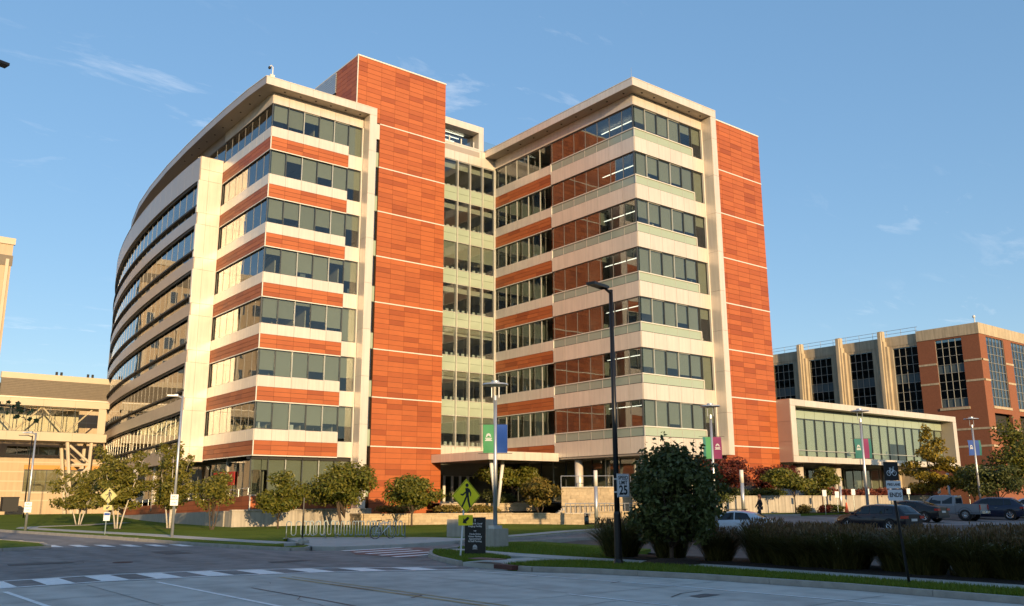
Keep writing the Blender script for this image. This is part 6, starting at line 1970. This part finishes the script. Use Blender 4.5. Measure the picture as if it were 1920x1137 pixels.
# ================================================================ cars
def paint(name, c): return mat(name, c, .35, metal=.0, coat=.55, spec_=.35)
def interp(prof, x):
    for i in range(len(prof)-1):
        if prof[i][0] <= x <= prof[i+1][0]:
            t = (x-prof[i][0])/(prof[i+1][0]-prof[i][0]); return prof[i][1]+t*(prof[i+1][1]-prof[i][1])
    return prof[-1][1] if x > prof[-1][0] else prof[0][1]
def car(name, label, x, y, hd, L, Wd, top, belt, col, wheels, wr=.34, windows=(), bed=None, tail=(), z=None, plate=True, lights=True, rails=False, group=None):
    """x runs forward from the tail (0) to the nose (L); top and belt are height profiles along it"""
    zg = H(x,y)+.01 if z is None else z
    t = thing(name, label, 'car' if name != 'pickup_truck' else 'pickup', (x,y,zg), hd, group, local=True)
    w = Wd/2
    st = [L*i/40 for i in range(41)]
    def sec(s):
        zt, zb_ = interp(top, s), interp(belt, s)
        zb_ = min(zb_, zt-.005)
        e = 1-.16*max(0,(abs(s-L/2)/(L/2)))**6-.05*max(0,(abs(s-L/2)/(L/2)))**2
        ww = w*e; low = .20+.10*max(0,(abs(s-L/2)/(L/2)))**8
        f = min(1,max(0,(zt-zb_)/.42)); wt = ww*(.93-.17*f)
        mid = low+(zb_-low)*.55
        h = [(-ww*.90,low),(-ww*.985,low+.12),(-ww,mid),(-ww*.975,zb_-.03),(-ww*.94,zb_),(-(ww*.94*.5+wt*.5)-.015*f,(zb_+zt)/2),(-wt,zt-.03*f),(-wt*.86,zt+.004),(-wt*.45,zt+.03*f+.012),(0,zt+.036*f+.018)]
        return h+[(-a,b) for a,b in h[-2::-1]]
    b = MB(); vs = []; N_ = 19
    for s in st: vs += [(s-L/2, a, z_) for a, z_ in sec(s)]
    fs = []
    def arch(s, k):
        return False
    for i in range(40):
        for k in range(N_-1): fs.append((i*N_+k, (i+1)*N_+k, (i+1)*N_+k+1, i*N_+k+1))
    fs.append(tuple(range(N_))); fs.append(tuple(40*N_+k for k in range(N_-1,-1,-1)))
    fs = [f for f in fs]
    b.add(vs, fs)
    body = b.build('body', col, t, smooth=True)
    for p in body.data.polygons:
        if len(p.vertices) > 4: p.use_smooth = False
    def surf(s, q, side, off=.012):
        """a point on the glass band: q 0 at the belt, 1 at the roof rail"""
        h = sec(s); p4, p5, p6 = h[4], h[5], h[6]
        a = (p4[0]+(p5[0]-p4[0])*q*2, p4[1]+(p5[1]-p4[1])*q*2) if q < .5 else (p5[0]+(p6[0]-p5[0])*(q*2-1), p5[1]+(p6[1]-p5[1])*(q*2-1))
        return (s-L/2, (a[0]-off)*side, a[1])
    for (s0, s1, q0, q1, cut0, cut1) in windows:
        for side in (1,-1):
            g = MB(); n = 6
            vv = []
            for j in range(4):
                q = q0+(q1-q0)*j/3
                sa = s0+cut0*j/3; sb = s1+cut1*j/3
                vv += [surf(sa+(sb-sa)*i/n, q, side) for i in range(n+1)]
            g.add(vv, [(j*(n+1)+i, j*(n+1)+i+1, (j+1)*(n+1)+i+1, (j+1)*(n+1)+i) for j in range(3) for i in range(n)])
            g.build('side_window', M['carglass'], t)
    # windscreen and rear window lie on the sloping part of the top profile
    def screen(nm, s0, s1, wf=.82):
        g = MB(); n = 5; vv = []
        for i in range(n+1):
            s = s0+(s1-s0)*i/n; h = sec(s); wq = abs(h[6][0])*wf; zz_ = interp(top, s)+.03
            vv += [(s-L/2,-wq,zz_-.012),(s-L/2,0,zz_+.018),(s-L/2,wq,zz_-.012)]
        g.add(vv, [(i*3+k, i*3+k+1, (i+1)*3+k+1, (i+1)*3+k) for i in range(n) for k in range(2)])
        g.build(nm, M['carglass'], t)
    for nm, s0, s1 in tail: screen(nm, s0, s1)
    for s in wheels:
        for side in (1,-1):
            o = MB(); yy0 = side*(w-.11)
            o.lathe([(wr*.62,-.11),(wr*.9,-.12),(wr,-.08),(wr,.08),(wr*.9,.12),(wr*.62,.11)], (s-L/2,yy0,wr), 22, 'y')
            wo = o.build('wheel', M['tyre'], t, smooth=False)
            r = MB(); yf = side*(w+.012)
            r.lathe([(0,yf-side*.05-0),(wr*.30,yf-side*.05)], (s-L/2,0,wr), 16, 'y')
            r.lathe([(wr*.56,yf-side*.02),(wr*.64,yf-side*.0)], (s-L/2,0,wr), 22, 'y')
            for k in range(5):
                a = k*2*math.pi/5+.3
                for da in (-.14,.14):
                    c0, s0_ = math.cos(a+da*.4), math.sin(a+da*.4); c1, s1_ = math.cos(a+da), math.sin(a+da)
                    r.tube([(s-L/2+c0*wr*.1,yf-side*.03,wr+s0_*wr*.1),(s-L/2+c1*wr*.6,yf-side*.015,wr+s1_*wr*.6)], .018, 4)
            r.build('rim', M['rim'], wo)
            a = MB(); a.lathe([(wr*1.0,side*(w-.03)),(wr*1.17,side*(w+.004)),(wr*1.17,side*(w-.2))], (s-L/2,0,wr), 22, 'y')
            a.build('wheel_arch', M['blackm'], t)
    if lights:
        zt_ = interp(belt,.1)
        for side in (1,-1):
            MB().cbox((-L/2+.10,side*w*.74,zt_-.13),(.26,w*.40,.15)).build('tail_light', M['red_lens'], t)
            MB().cbox((L/2-.16,side*w*.68,interp(belt,L-.2)-.10),(.22,w*.42,.12)).build('headlight', M['rim'], t)
    if plate: MB().cbox((-L/2-.012,0,interp(belt,.1)-.28),(.03,.50,.14)).build('number_plate', M['plate'], t)
    MB().cbox((-L/2+.05,0,.34),(.16,Wd*.86,.16)).build('bumper', M['blackm'], t)
    sm_ = interp([(0,0),(L,1)],0)
    for side in (1,-1):
        ms = windows[0][1]-.05 if windows else L*.62
        MB().ball((ms-L/2+.06,side*(w+.09),interp(belt,ms)+.07),(.07,.12,.08),8,6).build('wing_mirror', col, t, smooth=True)
        for s in (L*.40,L*.60): MB().cbox((s-L/2,side*(w+.004),interp(belt,s)-.16),(.17,.03,.03)).build('door_handle', M['rim'] if rails else col, t)
        if rails: MB().tube([(L*.12-L/2,side*w*.72,interp(top,L*.12)+.02),(L*.16-L/2,side*w*.74,interp(top,L*.2)+.07),(L*.55-L/2,side*w*.74,interp(top,L*.55)+.07),(L*.60-L/2,side*w*.72,interp(top,L*.60)+.0)], .018, 6).build('roof_rail', M['rim'], t)
    return t
navy = paint('black_navy_paint', (.006,.007,.014)); navy2 = paint('navy_paint', (.008,.014,.040)); blackp = paint('black_paint', (.006,.006,.009))
grey = paint('mid_grey_paint', (.22,.235,.26)); whitep = paint('silver_white_paint', (.55,.60,.66))
wt = [(0,.95),(.12,1.02),(.62,1.42),(1.1,1.47),(2.2,1.50),(2.9,1.44),(3.75,.98),(4.55,.84),(4.85,.62)]
wb = [(0,.93),(.6,.98),(2.5,.95),(3.7,.93),(4.55,.80),(4.85,.6)]
car('parked_car', 'black station wagon parked behind the bike lane sign', 50.4,28.7,R(82),4.95,1.9,wt,wb,navy,(.95,3.85),.345,
    windows=((2.32,3.35,.08,.92,.0,-.45),(1.28,2.24,.08,.92,0,0),(.72,1.2,.12,.9,.10,0)), tail=(('rear_window',.16,.56),('windscreen',3.0,3.7)))
stp = [(0,.98),(.25,1.03),(.75,1.12),(1.6,1.40),(2.4,1.45),(3.0,1.38),(3.75,.97),(4.5,.82),(4.8,.62)]
sb = [(0,.96),(.7,1.0),(2.5,.94),(3.7,.92),(4.5,.78),(4.8,.6)]
car('parked_car', 'dark sedan with sloping roof parked between the black wagon and the grey pickup', 63.3,33.4,R(90),4.8,1.85,stp,sb,blackp,(.95,3.85),.34,
    windows=((2.3,3.3,.08,.9,0,-.5),(1.5,2.22,.08,.9,.2,0)), tail=(('rear_window',.7,1.5),('windscreen',3.05,3.7)))
vt = [(0,1.05),(.15,1.15),(.72,1.55),(1.2,1.62),(2.4,1.64),(3.0,1.55),(3.75,1.10),(4.45,.95),(4.7,.7)]
vb = [(0,1.02),(.6,1.07),(2.5,1.04),(3.7,1.03),(4.45,.9),(4.7,.68)]
car('parked_car', 'navy crossover with chrome trimmed windows parked at the right edge', 74.4,32.6,R(104),4.7,1.95,vt,vb,navy2,(.95,3.75),.375,
    windows=((2.35,3.3,.08,.92,0,-.45),(1.35,2.28,.08,.92,0,0),(.78,1.27,.12,.9,.10,0)), tail=(('rear_window',.2,.66),('windscreen',3.05,3.7)), rails=True)
ct = [(0,.80),(.3,1.02),(.9,1.30),(1.6,1.43),(2.2,1.44),(2.8,1.34),(3.6,.93),(4.15,.80),(4.35,.6)]
cb_ = [(0,.78),(.5,.94),(2.2,.90),(3.5,.88),(4.15,.76),(4.35,.58)]
car('passing_car', 'silver hatchback passing behind the ornamental grasses', 45.2,35.0,R(112),4.35,1.8,ct,cb_,whitep,(.85,3.5),.33,
    windows=((2.05,3.1,.08,.92,0,-.5),(1.0,1.98,.08,.92,.25,0)), tail=(('rear_window',.35,.85),('windscreen',2.85,3.5)))
car('parked_car', 'pale silver car mostly hidden beyond the navy crossover', 80.6,32.2,R(104),4.35,1.85,vt[:1]+[(a*4.35/4.7,b) for a,b in vt[1:]],[(a*4.35/4.7,b) for a,b in vb],whitep,(.85,3.5),.35,
    windows=((2.1,3.1,.08,.92,0,-.5),(1.1,2.02,.08,.92,.1,0)), tail=(('rear_window',.2,.62),('windscreen',2.85,3.45)))
# pickup: cab ahead, open bed behind
t = thing('pickup_truck', 'grey pickup truck with an open bed parked beside the navy crossover', 'pickup', (69.0,33.6,H(69,33.6)), R(97), local=True)
L = 5.4; w = .95
def loft(name, prof, m, belt_, wt_):
    b = MB(); N_ = 0; vs = []
    for s, zt_ in prof:
        zb_ = min(belt_, zt_-.01); f = min(1,(zt_-zb_)/.5); wq = w*(.95-wt_*f)
        h = [(-w*.94,.42),(-w,.55),(-w,zb_-.08),(-w*.97,zb_),(-wq-.01,zt_-.05),(-wq*.88,zt_),(0,zt_+.025)]
        h += [(-a,c) for a,c in h[-2::-1]]; N_ = len(h)
        vs += [(s-L/2,a,c) for a,c in h]
    n = len(prof)
    b.add(vs, [(i*N_+k,(i+1)*N_+k,(i+1)*N_+k+1,i*N_+k+1) for i in range(n-1) for k in range(N_-1)]+[tuple(range(N_)), tuple((n-1)*N_+k for k in range(N_-1,-1,-1))])
    return b.build(name, m, t)
loft('cab', [(1.72,1.72),(1.80,1.78),(2.5,1.84),(3.2,1.82),(3.55,1.72),(4.1,1.20),(4.2,1.17),(5.0,1.10),(5.3,1.0),(5.4,.8)], grey, 1.16, .16)
b = MB()
for s in (-1,1): b.box(-L/2,s*w-.06 if s > 0 else -w, .45, 1.70-L/2, s*w if s > 0 else -w+.06, 1.18)
b.box(-L/2,-w,.5,-L/2+.07,w,1.16); b.box(-L/2,-w,.5,1.7-L/2,w,.6); b.build('bed', grey, t)
for side in (1,-1):
    MB().cbox((-L/2-.005,side*.87,.95),(.08,.16,.36)).build('tail_light', M['red_lens'], t)
    for s0, s1, c in ((2.72,3.75,-.42),(1.9,2.62,0)):
        g = MB(); y0 = side*(w*.965+.004); y1 = side*(w*.80+.012)
        g.face((s0-L/2,y0,1.20),(s1-L/2,y0,1.20),(s1+c-L/2,y1,1.70),(s0-L/2,y1,1.70)); g.build('side_window', M['carglass'], t)
    MB().ball((3.55-L/2,side*(w+.14),1.27),(.08,.14,.11),8,6).build('wing_mirror', grey, t)
    for s in (1.05,4.35):
        o = MB(); o.lathe([(.24,-.13),(.36,-.13),(.40,-.08),(.40,.08),(.36,.13),(.24,.13)], (s-L/2,side*(w-.10),.40), 22, 'y'); wo = o.build('wheel', M['tyre'], t)
        r = MB(); r.lathe([(0,side*(w+.0)),(.12,side*(w+.02)),(.24,side*(w+.015))], (s-L/2,0,.40), 12, 'y'); r.build('rim', M['rim'], wo)
        MB().lathe([(.41,side*(w-.05)),(.50,side*(w+.012)),(.50,side*(w-.2))], (s-L/2,0,.42), 22, 'y').build('wheel_arch', M['blackm'], t)
MB().face((1.71-L/2,-.68,1.22),(1.71-L/2,.68,1.22),(1.71-L/2,.62,1.68),(1.71-L/2,-.62,1.68)).build('rear_window', M['carglass'], t)
MB().face((3.60-L/2,-.7,1.70),(3.60-L/2,.7,1.70),(4.1-L/2,.8,1.235),(4.1-L/2,-.8,1.235)).build('windscreen', M['carglass'], t)
MB().cbox((1.70-L/2,0,1.76),(.04,.4,.05)).build('brake_light', M['red_lens'], t)
MB().cbox((-L/2-.08,0,.58),(.16,1.8,.18)).build('bumper', M['rim'], t)
MB().cbox((-L/2-.17,0,.60),(.02,.36,.14)).build('number_plate', M['plate'], t)
